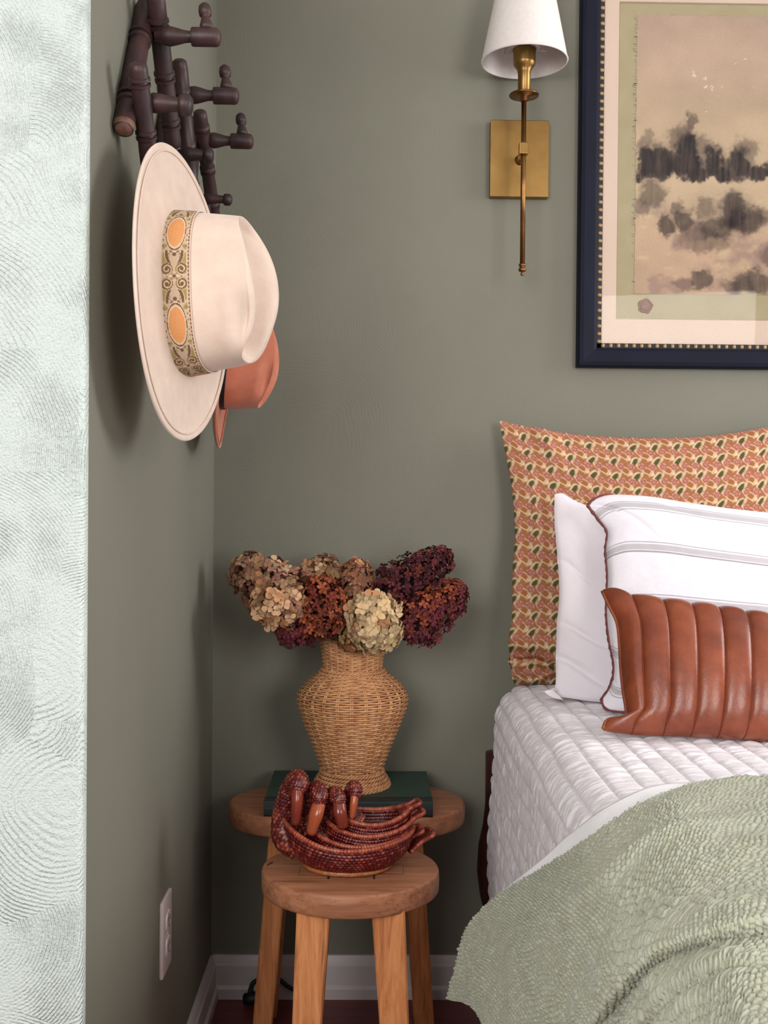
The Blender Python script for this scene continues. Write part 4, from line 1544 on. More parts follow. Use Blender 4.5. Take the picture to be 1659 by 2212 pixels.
def swan(label, cx, cy, a, b, z0, zr, a0, b0, neck_pts, neck_r, head_r, beak_pts, beak_r, tail_px, beak_mat, ring=False, rise_l=0.02, rise_r=0.012, seed=0,
         yoff=0.0):
    """cx,cy centre ; a,b half length/width at the rim ; zr rim height at the middle"""
    r_ = np.random.default_rng(seed)
    t = thing('swan_basket', label, 'basket', (cx, cy, z0), 'nested red swan baskets')
    cols, rows = 84, 10
    nu, nv = rows * 5 + 1, cols * 4
    th = np.linspace(0, 2 * np.pi, nv, endpoint=False)
    v = np.linspace(0, 1, nu)[:, None]
    ct, st = np.cos(th), np.sin(th)
    rimz = zr - z0 + rise_l * np.clip(-ct, 0, 1) ** 2.0 + rise_r * np.clip(ct, 0, 1) ** 2.0
    prof = np.sin(v * np.pi / 2) ** 0.85
    A = a0 + (a - a0) * prof
    Bv = b0 + (b - b0) * prof
    X = A * ct
    Yv = Bv * st
    Z = 0.006 + (rimz - 0.006) * v ** 1.25 + 0 * ct
    pos = np.stack([cx + X, cy + Yv, z0 + Z], -1)
    nrm = grid_normals(pos)
    out = np.stack([X, Yv, 0 * X], -1)
    sg = np.sign((nrm * out).sum(-1))[..., None]
    nrm = nrm * np.where(sg == 0, 1, sg)
    rowi = np.floor(v * rows - 1e-6).astype(int)
    fv = v * rows - rowi
    u = th / (2 * np.pi) * cols + 0.5 * (rowi % 2)
    ui = np.floor(u).astype(int)
    fu = u - ui
    strand = np.abs(np.sin(np.pi * fv)) ** 0.7 * (0.25 + 0.75 * np.abs(np.sin(np.pi * fu)) ** 0.8)
    d = 0.0020 * strand
    posd = pos + nrm * d[..., None]
    rnd = vnoise(ui * 3.1, rowi * 7.7 + 0 * u, seed)
    cd, cm, cl_ = lin((44, 9, 14)), lin((138, 32, 34)), lin((200, 100, 74))
    mixv = np.clip(strand ** 1.4 * (0.5 + 0.6 * rnd), 0, 1)[..., None]
    Cc = cd * (1 - mixv) + cm * mixv
    hi = np.clip((rnd - 0.5) * 3, 0, 1)[..., None] * np.clip(strand, 0, 1)[..., None] * np.clip(v + .15, 0, 1)[..., None]
    Cc = Cc * (1 - hi * .7) + cl_ * hi * .7
    # inside skin
    inn = pos - nrm * 0.0025
    inn = inn[::-1]
    dI = 0.0012 * strand[::-1]
    innd = inn - nrm[::-1] * dI[..., None]
    VV = np.concatenate([posd.reshape(-1, 3), innd.reshape(-1, 3)])
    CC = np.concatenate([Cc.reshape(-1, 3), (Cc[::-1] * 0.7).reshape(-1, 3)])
    F_ = grid_faces(2 * nu, nv, True)
    mesh_obj('woven_bowl', VV, F_, M['redrattan'], t, colors=CC)
    # floor of the bowl
    V = [(cx + a0 * 1.02 * c_, cy + b0 * 1.02 * s_, z0 + 0.0065) for c_, s_ in zip(ct[::6], st[::6])]
    V2 = [(x_, y_, z0 + 0.004) for x_, y_, _ in V]
    m_ = len(V)
    fl = mesh_obj('bowl_floor', np.array(V + V2), [tuple(range(m_)), tuple(range(m_, 2 * m_))[::-1]] + [(i, (i + 1) % m_, m_ + (i + 1) % m_, m_ + i) for i in range(m_)],
                  M['redrattan'], t, smooth=False, colors=np.repeat(cd[None], 2 * m_, 0))
    # wrapped rim
    P = np.stack([cx + a * ct * 1.004, cy + b * st * 1.004, z0 + rimz + 0.0012], -1)[::1]
    P = np.concatenate([P, P[:1]])
    nP = len(P)
    wr = 0.0030 + 0.0006 * np.abs(np.sin(np.linspace(0, 2 * np.pi * 62, nP)))
    V, Fq = tube_vf(P, wr, 8, cap=False)
    kk = np.repeat(np.abs(np.sin(np.linspace(0, 2 * np.pi * 62, nP))), 8)[:, None]
    rn = np.repeat(vnoise(np.linspace(0, 124, nP), np.zeros(nP), seed + 5), 8)[:, None]
    Cw = lin((92, 28, 26)) * (1 - kk) + (lin((150, 58, 44)) * (1 - rn) + lin((206, 116, 80)) * rn) * kk
    mesh_obj('wrapped_rim', V, np.array(Fq), M['redrattan'], t, colors=Cw)
    if ring:
        na = 200
        an = np.linspace(0, 2 * np.pi, na + 1)
        P = np.stack([cx + (a0 + 0.003) * np.cos(an), cy + (b0 + 0.003) * np.sin(an), np.full(na + 1, z0 + 0.0046)], -1)
        V, Fq = tube_vf(P, 0.0040 + 0.0006 * np.abs(np.sin(an * 40)), 8, cap=False)
        rg = mesh_obj('base_ring', V, Fq, M['ringrattan'], t)
        rg['label'] = 'honey coloured wrapped base ring'
    # neck and head: woven tube
    P = catmull(np.array(neck_pts), 110)
    R_ = catmull(np.array(neck_r)[:, None] * np.ones((1, 3)), 110)[:, 0]
    sides = 64
    T, N_, B_ = frames(P)
    an = np.linspace(0, 2 * np.pi, sides, endpoint=False)
    s_ = np.linspace(0, 1, 110)[:, None]
    L_ = np.linalg.norm(np.diff(P, axis=0), axis=1).sum()
    nrow = max(8, int(L_ / 0.0042))
    ri = np.floor(s_ * nrow).astype(int)
    fr_ = s_ * nrow - ri
    uu_ = an / (2 * np.pi) * 16 + 0.5 * (ri % 2)
    st2 = np.abs(np.sin(np.pi * fr_)) ** .7 * (0.2 + 0.8 * np.abs(np.sin(np.pi * uu_)))
    rad = R_[:, None] * (1 + 0.0) + 0.0019 * st2 - 0.0009
    V = P[:, None] + rad[..., None] * (np.cos(an)[None, :, None] * N_[:, None] + np.sin(an)[None, :, None] * B_[:, None])
    rnd = vnoise(np.floor(uu_) * 3.3, ri * 5.1 + 0 * uu_, seed + 9)
    mm = np.clip(st2 ** 1.4 * (0.5 + 0.6 * rnd), 0, 1)[..., None]
    Cn = lin((40, 10, 14)) * (1 - mm) + lin((144, 40, 42)) * mm
    hh_ = np.clip((rnd - 0.5) * 3, 0, 1)[..., None] * st2[..., None] * 0.7
    Cn = Cn * (1 - hh_) + lin((206, 118, 86)) * hh_
    Fq = [tuple(q) for q in grid_faces(110, sides, True)] + [tuple(range(sides))[::-1], tuple(109 * sides + j for j in range(sides))]
    nk = mesh_obj('neck_and_head', V.reshape(-1, 3), Fq, M['redrattan'], t, colors=Cn.reshape(-1, 3))
    bp2 = catmull(np.array(beak_pts), 14)
    br_ = 1.22 * np.interp(np.linspace(0, 1, 14), np.linspace(0, 1, len(beak_r)), beak_r)
    V, Fq = tube_vf(bp2, br_, 14, flat=0.75)
    bkk = mesh_obj('beak', V, Fq, M[beak_mat], nk)
    bkk['label'] = 'polished wooden beak'
    # upturned tail: a wrapped loop and the woven web inside it
    tp = [np.array(p) for p in tail_px]
    base_l, base_r, tip = tp
    w_ = base_r - base_l
    loop = catmull(np.array([base_l, base_l * .45 + tip * .55 - w_ * 0.04, tip - w_ * 0.30 + [0, 0, 0.001], tip + w_ * 0.30, base_r * .45 + tip * .55 + w_ * 0.04, base_r]), 60)
    V, Fq = tube_vf(loop, 0.0028 + 0.0007 * np.abs(np.sin(np.linspace(0, 60, 60))), 7)
    kk = np.repeat(vnoise(np.linspace(0, 40, 60), np.zeros(60), seed + 30), 7)[:, None]
    tl = mesh_obj('tail', V, Fq, M['redrattan'], t, colors=lin((84, 26, 26)) * (1 - kk) + lin((172, 84, 62)) * kk)
    na, nb = 24, 20
    q = np.linspace(0, 1, na)[:, None, None]
    w = np.linspace(0.04, 0.96, nb)[None, :, None]
    le = catmull(np.array([base_l, base_l * .45 + tip * .55 - w_ * .04, tip - w_ * .3]), na)[:, None]
    re = catmull(np.array([base_r, base_r * .45 + tip * .55 + w_ * .04, tip + w_ * .3]), na)[:, None]
    web = le * (1 - w) + re * w
    bumpw = 0.0011 * np.abs(np.sin(np.linspace(0, 9 * np.pi, na)))[:, None] * np.abs(np.sin(np.linspace(0, 6 * np.pi, nb)))[None]
    web = web + np.array([0.3, -0.2, 0.8]) * bumpw[..., None] - np.array([0, 0, 0.0028]) * np.sin(np.pi * w)
    thick = web - np.array([0.0004, 0, 0.002])
    VV = np.concatenate([web.reshape(-1, 3), thick.reshape(-1, 3)])
    Fq = np.concatenate([grid_faces(na, nb), grid_faces(na, nb)[:, ::-1] + na * nb])
    kk = np.tile(bumpw.reshape(-1) / 0.0011, 2)[:, None]
    mesh_obj('tail_web', VV, Fq, M['redrattan'], tl, colors=lin((64, 18, 20)) * (1 - kk) + lin((138, 54, 46)) * kk)
    return t


Z0 = ZT + 0.0012
CY = 1.385 + 0.235
CY = FYs + 0.000


def A_(px, py, Y):
    return at(px, py, Y)


YS = CY
# 1 largest, standing on the stool
swan('largest red swan basket, outermost of the nest, with honey base ring', float(at(752, 1850, YS)[0]), YS, 0.098, 0.074, Z0, ZT + 0.046,
     0.060, 0.046,
     [A_(650, 1822, YS), A_(622, 1806, YS), A_(611, 1775, YS), A_(616, 1735, YS - .004), A_(628, 1700, YS - .010), A_(641, 1684, YS - .022), A_(646, 1694, YS - .038), A_(643, 1712, YS - .042)],
     [.026, .024, .0175, .0145, .0140, .0150, .0150, .0110], .016,
     [A_(643, 1708, YS - .042), A_(642, 1735, YS - .048), A_(639, 1778, YS - .046)], [.0105, .0098, .0075],
     [A_(888, 1842, YS - .020), A_(868, 1815, YS + .028), A_(930, 1797, YS - .002)], 'redwood', True, 0.030, 0.012, 1)
# 2
swan('second largest red swan basket, with amber beak, inside the largest', float(at(775, 1830, YS)[0]), YS, 0.078, 0.060, Z0 + 0.008, ZT + 0.0475,
     0.048, 0.036,
     [A_(715, 1815, YS), A_(680, 1800, YS), A_(664, 1770, YS), A_(664, 1738, YS - .006), A_(672, 1714, YS - .014), A_(684, 1704, YS - .026), A_(690, 1718, YS - .042), A_(688, 1738, YS - .046)],
     [.020, .018, .0125, .0115, .0115, .0120, .0125, .0090], .013,
     [A_(689, 1736, YS - .046), A_(682, 1762, YS - .052), A_(671, 1801, YS - .050)], [.0088, .0095, .0060],
     [A_(872, 1826, YS - .016), A_(856, 1800, YS + .024), A_(908, 1790, YS - .002)], 'redwood2', False, 0.020, 0.010, 2)
# 3
swan('third red swan basket of the nest, with dark beak and shallow bowl', float(at(795, 1805, YS)[0]), YS, 0.066, 0.050, Z0 + 0.016, ZT + 0.060,
     0.040, 0.030,
     [A_(745, 1808, YS), A_(718, 1795, YS), A_(706, 1770, YS), A_(704, 1742, YS - .006), A_(711, 1722, YS - .014), A_(722, 1715, YS - .024), A_(731, 1724, YS - .036), A_(734, 1740, YS - .040)],
     [.018, .016, .0115, .0105, .0105, .0110, .0110, .0078], .012,
     [A_(733, 1736, YS - .040), A_(735, 1758, YS - .046), A_(742, 1788, YS - .044)], [.0080, .0085, .0062],
     [A_(876, 1785, YS - .016), A_(862, 1766, YS + .022), A_(911, 1752, YS - .002)], 'redwood', False, 0.016, 0.012, 3)
# 4
swan('smallest red swan basket on top of the nest, open bowl showing', float(at(806, 1780, YS)[0]), YS, 0.054, 0.040, Z0 + 0.026, ZT + 0.074,
     0.032, 0.024,
     [A_(778, 1778, YS + .004), A_(764, 1765, YS + .004), A_(757, 1745, YS + .004), A_(755, 1725, YS), A_(757, 1708, YS - .006), A_(764, 1701, YS - .014), A_(768, 1708, YS - .024), A_(767, 1722, YS - .026)],
     [.013, .012, .0090, .0085, .0092, .0104, .0104, .0070], .010,
     [A_(766, 1719, YS - .026), A_(764, 1740, YS - .030), A_(760, 1765, YS - .028)], [.0070, .0066, .0052],
     [A_(868, 1760, YS - .014), A_(857, 1744, YS + .020), A_(904, 1732, YS - .002)], 'redwood2', False, 0.010, 0.014, 4)

# ------------------------------------------------------------------ bed: frame, mattress, coverlet
BXL = float(at(1067, 1600, 2.04)[0])        # left side of the coverlet
ZB = 0.638
BXR = BXL + 1.53
BYH, BYF = 2.055, 0.12
bed = thing('bed', 'dark mahogany bed frame with turned leg behind the coverlet', 'bed', ((BXL + BXR) / 2, 1.1, 0))


def turned_post(x, y, zt):
    prof = [(.018, 0.0), (.022, .01), (.026, .05), (.018, .09), (.016, .13), (.020, .17), (.034, .22), (.041, .27), (.038, .32), (.030, .36), (.026, .40), (.026, zt), (.0, zt + .005)]
    v, f = lathe_vf([(0.0, 0.0)] + prof, (x, y, 0), 24)
    return mesh_obj('leg', v, f, M['mahogany'], bed)


turned_post(BXL + 0.012, 2.058, 0.50)
turned_post(BXR - 0.03, 2.058, 0.50)
turned_post(BXL + 0.055, BYF + 0.06, 0.36)
turned_post(BXR - 0.055, BYF + 0.06, 0.36)
for lo, hi in (((BXL + 0.045, BYF + 0.08, 0.24), (BXL + 0.075, 2.04, 0.36)), ((BXR - 0.075, BYF + 0.08, 0.24), (BXR - 0.045, 2.04, 0.36)),
               ((BXL + 0.07, BYF + 0.04, 0.24), (BXR - 0.07, BYF + 0.07, 0.36)), ((BXL + 0.05, 2.045, 0.24), (BXR - 0.05, 2.07, 0.56))):
    v, f = box_vf(lo, hi, 0.004)
    mesh_obj('rail', v, f, M['mahogany'], bed, smooth=False)
v, f = box_vf((BXL + 0.026, BYF + 0.03, 0.361), (BXR - 0.026, 2.040, ZB - 0.022), 0.05)
tag(mesh_obj('mattress', v, f, M['mattress'], smooth=True), 'thick pale mattress hidden under the white quilted coverlet', 'mattress')

# coverlet: a cloth running up the side, over the edge and across the top
RA = 0.070
z_h = 0.20


def cov_pt(s):
    """s = 0 at hem; returns x, z and outward normal (x,z)"""
    side = ZB - RA - z_h
    arc = RA * math.pi / 2
    x = np.empty_like(s); z = np.empty_like(s); nx_ = np.empty_like(s); nz_ = np.empty_like(s)
    m1 = s < side
    m2 = (s >= side) & (s < side + arc)
    m3 = s >= side + arc
    x[m1] = BXL; z[m1] = z_h + s[m1]; nx_[m1] = -1; nz_[m1] = 0
    a = (s[m2] - side) / RA
    x[m2] = BXL + RA - RA * np.cos(a); z[m2] = ZB - RA + RA * np.sin(a); nx_[m2] = -np.cos(a); nz_[m2] = np.sin(a)
    x[m3] = BXL + RA + (s[m3] - side - arc); z[m3] = ZB; nx_[m3] = 0; nz_[m3] = 1
    return x, z, nx_, nz_


S_MAX = (ZB - RA - z_h) + RA * math.pi / 2 + (BXR - RA * 2 - BXL)
s_f = np.concatenate([np.arange(0, 1.02, 0.0026), np.linspace(1.03, S_MAX, 40)])
t_f = np.concatenate([np.linspace(BYF, 1.05, 30)[:-1], np.arange(1.05, 2.068, 0.0026)])
SS, TT = np.meshgrid(s_f, t_f, indexing='ij')
x, z, nx_, nz_ = cov_pt(s_f)
pos = np.stack([np.repeat(x[:, None], len(t_f), 1), TT, np.repeat(z[:, None], len(t_f), 1)], -1)
nrm = np.stack([np.repeat(nx_[:, None], len(t_f), 1), 0 * TT, np.repeat(nz_[:, None], len(t_f), 1)], -1)
# stitch lines run along the bed, drifting a little
drift = 0.006 * (vnoise(TT * 9, SS * 3, 3) - .5) + 0.10 * (2.06 - TT) * np.clip((0.50 - SS) / 0.5, 0, 1)
qs = (SS + drift) / 0.0335
fq = qs - np.floor(qs)
puff = np.abs(np.sin(np.pi * fq)) ** 0.30
fade = np.clip((1.03 - SS) / 0.1, 0, 1)
pk = (vnoise(TT * 190 + 5 * vnoise(TT * 30, SS * 30, 4), SS * 22 + np.floor(qs) * 5.3, 7) - 0.5) * 1.0 + (vnoise(TT * 320, SS * 60 + np.floor(qs) * 3.1, 8) - .5) * .5
d = 0.0036 * puff + 0.0048 * pk * puff ** 2 - 0.0016 * np.exp(-(np.minimum(fq, 1 - fq) / 0.05) ** 2)
d = d * np.where(TT > 1.04, 1, 0.2) * (0.25 + 0.75 * fade)
# soft large undulation, a gentle outward belly low on the side
d = d + 0.006 * (fbm(TT * 5, SS * 5, 12) - .5) + 0.010 * np.exp(-((SS - 0.12) / 0.12) ** 2) * sstep(1.2, 2.0, TT)
# round off at the head end
en = np.clip((2.068 - TT) / 0.05, 0, 1)
pos = pos + nrm * d[..., None]
pos = pos - nrm * (0.05 * (1 - np.sqrt(1 - (1 - en) ** 2)))[..., None] * np.array([1, 1, 1])
tag(mesh_obj('quilted_coverlet', pos.reshape(-1, 3), grid_faces(len(s_f), len(t_f))[:, ::-1], M['coverlet']),
    'white quilted coverlet with puckered channels spread over the bed', 'bedspread')

# ------------------------------------------------------------------ throw blanket and the white blanket under it
rows = [
    [(1800, 1694, .660), (1659, 1680, .662), (1500, 1690, .664), (1400, 1732, .658), (1300, 1796, .636), (1225, 1846, .600), (1150, 1892, .552), (1060, 1952, .485), (1008, 2015, .425), (985, 2085, .375), (966, 2158, .322)],
    [(1830, 1800, .664), (1659, 1800, .668), (1500, 1812, .668), (1405, 1842, .662), (1325, 1900, .642), (1245, 1960, .600), (1170, 2022, .545), (1105, 2088, .480), (1062, 2146, .425), (1045, 2176, .398), (1036, 2196, .382)],
    [(1880, 1985, .664), (1659, 1990, .668), (1550, 2010, .664), (1450, 2052, .648), (1370, 2112, .615), (1300, 2182, .560), (1240, 2262, .495), (1180, 2332, .440), (1140, 2400, .390), (1120, 2430, .366), (1105, 2455, .350)],
    [(1950, 2205, .660), (1659, 2212, .662), (1580, 2240, .652), (1500, 2292, .628), (1430, 2360, .585), (1370, 2440, .525), (1310, 2540, .455), (1260, 2620, .400), (1220, 2700, .360), (1205, 2730, .345), (1190, 2760, .330)],
    [(2100, 2700, .655), (1800, 2720, .655), (1690, 2760, .645), (1600, 2830, .620), (1520, 2930, .580), (1450, 3050, .520), (1390, 3180, .455), (1340, 3300, .400), (1300, 3400, .360), (1280, 3440, .345), (1270, 3480, .330)],
]
ctrl = np.array([[atz(*p) for p in r] for r in rows])
# lay the rows out evenly along the cloth: fine where the photo looks
nu_, nv2 = 800, 460
g1 = catmull(ctrl, 150)                           # rows -> v
g1 = np.swapaxes(g1, 0, 1)
g2 = catmull(g1, nu_)                             # columns -> u
cloth = np.swapaxes(g2, 0, 1)                     # [v, u, 3]
vpar = np.linspace(0, 4, 150)
# resample v with more rows over 0..3
vq = np.concatenate([np.linspace(0, 1.90, 290)[:-1], np.linspace(1.90, 2.20, 120)[:-1], np.linspace(2.20, 3.05, 130), np.linspace(3.1, 4, 16)])
idx = np.interp(vq, vpar, np.arange(150))
i0 = np.clip(idx.astype(int), 0, 148)
fr_ = (idx - i0)[:, None, None]
cloth = cloth[i0] * (1 - fr_) + cloth[i0 + 1] * fr_
nrm = grid_normals(cloth)
if nrm[..., 2].mean() < 0:
    nrm = -nrm
Ua = np.linspace(0, 1.0, nu_)[None, :] + 0 * vq[:, None]
Va = np.linspace(0, .7, len(vq))[:, None] + 0 * Ua
up_ = np.linspace(0, 10, nu_)[None, :]
vp_ = vq[:, None]
# folds
ridge1 = vp_ - (2.02 + 0.05 * np.sin(up_ * 1.3) - 0.03 * np.clip(up_ - 4, 0, 4))
fade1 = 1 - sstep(4.5, 8.0, up_)
fold = 0.014 * np.exp(-(np.minimum(ridge1, 0) / 0.30) ** 2) * (1 - sstep(0.0, 0.045, ridge1)) * fade1
ridge2 = vp_ - (2.42 + 0.03 * np.sin(up_ * 2))
fold = fold + 0.007 * np.exp(-(np.minimum(ridge2, 0) / 0.12) ** 2) * (1 - sstep(0.0, 0.06, ridge2)) * sstep(0.8, 1.8, up_)
ridge3 = vp_ - (2.62 + 0.03 * np.sin(up_ * 1.7 + 1))
fold = fold + 0.004 * np.exp(-(ridge3 / 0.07) ** 2)
fold = fold + 0.007 * (fbm(Ua * 9, Va * 9, 77, 3) - .5) + 0.006 * np.exp(-((vp_ - 0.75 - 0.05 * up_) / 0.12) ** 2) * sstep(0.5, 2, up_) * (1 - sstep(5, 7, up_))
tang = np.gradient(cloth, axis=0)
tang /= np.linalg.norm(tang, axis=2)[..., None] + 1e-12
over = (0.019 * np.exp(-((ridge1 + 0.004) / 0.045) ** 2) - 0.012 * np.exp(-((ridge1 - 0.065) / 0.03) ** 2)) * fade1
soft = cloth + nrm * fold[..., None] + tang * over[..., None]
nrm2 = grid_normals(soft)
if (nrm2 * nrm).sum(-1).mean() < 0:
    nrm2 = -nrm2
# arc-length coordinates for an even weave
du = np.linalg.norm(np.diff(soft, axis=1), axis=2)
Ua = np.concatenate([np.zeros((len(vq), 1)), np.cumsum(du, 1)], 1)
Ua = Ua - Ua[:, 366:367]
dv = np.linalg.norm(np.diff(soft, axis=0), axis=2)
Va = np.concatenate([np.zeros((1, nu_)), np.cumsum(dv, 0)], 0)
# bumpy weave
cell = 0.0070
wu = Ua / (cell * 1.0) + 1.1 * (vnoise(Ua * 45, Va * 45, 14) - .5)
wv = Va / (cell * 0.92) + 1.1 * (vnoise(Ua * 40, Va * 40, 15) - .5)
ri_ = np.floor(wv).astype(int)
wu2 = wu + 0.5 * (ri_ % 2)
ci_ = np.floor(wu2).astype(int)
fu, fv = wu2 - ci_, wv - ri_
amp = 0.45 + 0.8 * vnoise(ci_ * 1.7 + 0.3, ri_ * 2.3 + .4, 33)
reg = 0.62 + 0.6 * sstep(0.3, 0.65, fbm(Ua * 16, Va * 16, 44, 3))
bmp = np.tanh(2.6 * np.abs(np.sin(np.pi * fu) * np.sin(np.pi * fv))) * amp
tiny = vnoise(Ua * 900, Va * 900, 55) - .5
hook = np.abs(np.sin(np.pi * (fu * 2 + fv))) * 0.25
disp = 0.0036 * bmp * reg * (0.85 + hook) + 0.0005 * tiny
V = soft + nrm2 * disp[..., None]
cA, cB, cC = lin((158, 161, 142)), lin((184, 187, 168)), lin((170, 170, 138))
mixv = np.clip(0.25 + 0.75 * vnoise(ci_ * 0.9, ri_ * 1.3, 66), 0, 1)[..., None]
Cc = cA * (1 - mixv) + cB * mixv
yel = sstep(0.5, 0.8, fbm(Ua * 60, Va * 60, 88, 3))[..., None]
Cc = Cc * (1 - .35 * yel) + cC * .35 * yel
# rolled hem on the borders
hem0 = V[:1] - nrm2[:1] * 0.009
hemL = V[:, -1:] - nrm2[:, -1:] * 0.007
V2 = np.concatenate([V, hemL], 1)
hem0 = np.concatenate([hem0, hem0[:, -1:]], 1)
V2 = np.concatenate([hem0, V2], 0)
C2_ = np.concatenate([Cc, Cc[:, -1:]], 1)
C2_ = np.concatenate([C2_[:1], C2_], 0)
nv3, nu3 = V2.shape[:2]
tag(mesh_obj('throw_blanket', V2.reshape(-1, 3), grid_faces(nv3, nu3), M['throw'], colors=C2_.reshape(-1, 3)),
    'sage green bumpy woven throw blanket draped over the bed corner', 'blanket')

wrows = [
    [(1800, 1712, .650), (1600, 1702, .650), (1490, 1690, .655), (1400, 1702, .656), (1300, 1750, .638), (1225, 1806, .602), (1150, 1872, .554), (1072, 1936, .490), (1020, 2004, .430), (1000, 2070, .380)],
    [(1810, 1740, .653), (1600, 1730, .654), (1490, 1735, .655), (1410, 1760, .650), (1320, 1812, .630), (1245, 1865, .594), (1172, 1925, .544), (1095, 1995, .476), (1050, 2060, .418), (1030, 2105, .376)],
    [(1830, 1800, .653), (1659, 1800, .655), (1500, 1812, .655), (1410, 1842, .648), (1330, 1900, .628), (1252, 1960, .586), (1180, 2022, .530), (1118, 2088, .466), (1080, 2146, .410), (1064, 2176, .384)],
]
wc = np.array([[atz(*p) for p in r] for r in wrows])
w1 = catmull(np.swapaxes(catmull(wc, 40), 0, 1), 140)
w1 = np.swapaxes(w1, 0, 1)
wn = grid_normals(w1)
if wn[..., 2].mean() < 0:
    wn = -wn
w1 = w1 + wn * (0.003 * (fbm(np.linspace(0, 9, 140)[None] + 0 * w1[..., 0], np.linspace(0, 3, 40)[:, None] + 0 * w1[..., 0], 91) - .5))[..., None]
w2 = np.concatenate([(w1[:1] - wn[:1] * 0.014), (w1[:1] - wn[:1] * 0.005 + (w1[:1] - w1[1:2]) * .5), w1], 0)
tag(mesh_obj('white_blanket', w2.reshape(-1, 3), grid_faces(42, 140), M['white_blanket']),
    'plain white blanket showing as a band along the throw edge', 'blanket')

# ------------------------------------------------------------------ pillows


def pillow_surface(left, right, top, bottom, yb, yt, pyb, pyt, T, nu, nv, puff=0.5, pw=2.0):
    """boundary curves given as pixels on a plane leaning from depth yb (bottom) to yt (top); returns front, back grids [v,u,3], bulge"""
    def P(q):
        px, py = q[0], q[1]
        k = (pyb - py) / (pyb - pyt)
        return at(px, py, yb + (yt - yb) * k + (q[2] if len(q) > 2 else 0))
    def even(pts, m):
        c = catmull([P(q) for q in pts], 600)
        a = np.concatenate([[0], np.cumsum(np.linalg.norm(np.diff(c, axis=0), axis=1))])
        k = np.linspace(0, a[-1], m)
        return np.stack([np.interp(k, a, c[:, j]) for j in range(3)], -1)
    Lc = even(left, nv)      # bottom -> top
    Rc = even(right, nv)
    Tc = even(top, nu)       # left -> right
    Bc = even(bottom, nu)
    u = np.linspace(0, 1, nu)[None, :, None]
    v = np.linspace(0, 1, nv)[:, None, None]
    al = (1 - u) ** pw
    be = u ** pw
    S = (al * (Lc[:, None] - (1 - v) * Bc[0] - v * Tc[0]) + be * (Rc[:, None] - (1 - v) * Bc[-1] - v * Tc[-1])
         + (1 - v) * Bc[None] + v * Tc[None])
    n = np.cross(Bc[-1] - Bc[0], Tc[0] - Bc[0])
    n /= np.linalg.norm(n)
    if n[1] > 0:
        n = -n
    u2, v2 = u[..., 0], v[..., 0]
    bul = (np.clip(4 * u2 * (1 - u2), 0, 1) ** puff) * (np.clip(4 * v2 * (1 - v2), 0, 1) ** puff)
    return S, n, bul, u2 + 0 * v2, v2 + 0 * u2


def build_pillow(root, name, S, n, front, back, mat, cols=None, backmat=None):
    nv, nu = S.shape[:2]
    Fr = S + n * front[..., None]
    Bk = S - n * back[..., None]
    o = mesh_obj(name, Fr.reshape(-1, 3), grid_faces(nv, nu)[:, ::-1], mat, root, colors=None if cols is None else cols.reshape(-1, 3))
    step = 3
    bi = np.unique(np.append(np.arange(0, nv, step), nv - 1))
    bj = np.unique(np.append(np.arange(0, nu, step), nu - 1))
    Bs = Bk[np.ix_(bi, bj)]
    cb = None if cols is None else cols[np.ix_(bi, bj)].reshape(-1, 3)
    b = mesh_obj('back_panel', Bs.reshape(-1, 3), grid_faces(len(bi), len(bj)), backmat or mat, root, colors=cb)
    return o, Fr


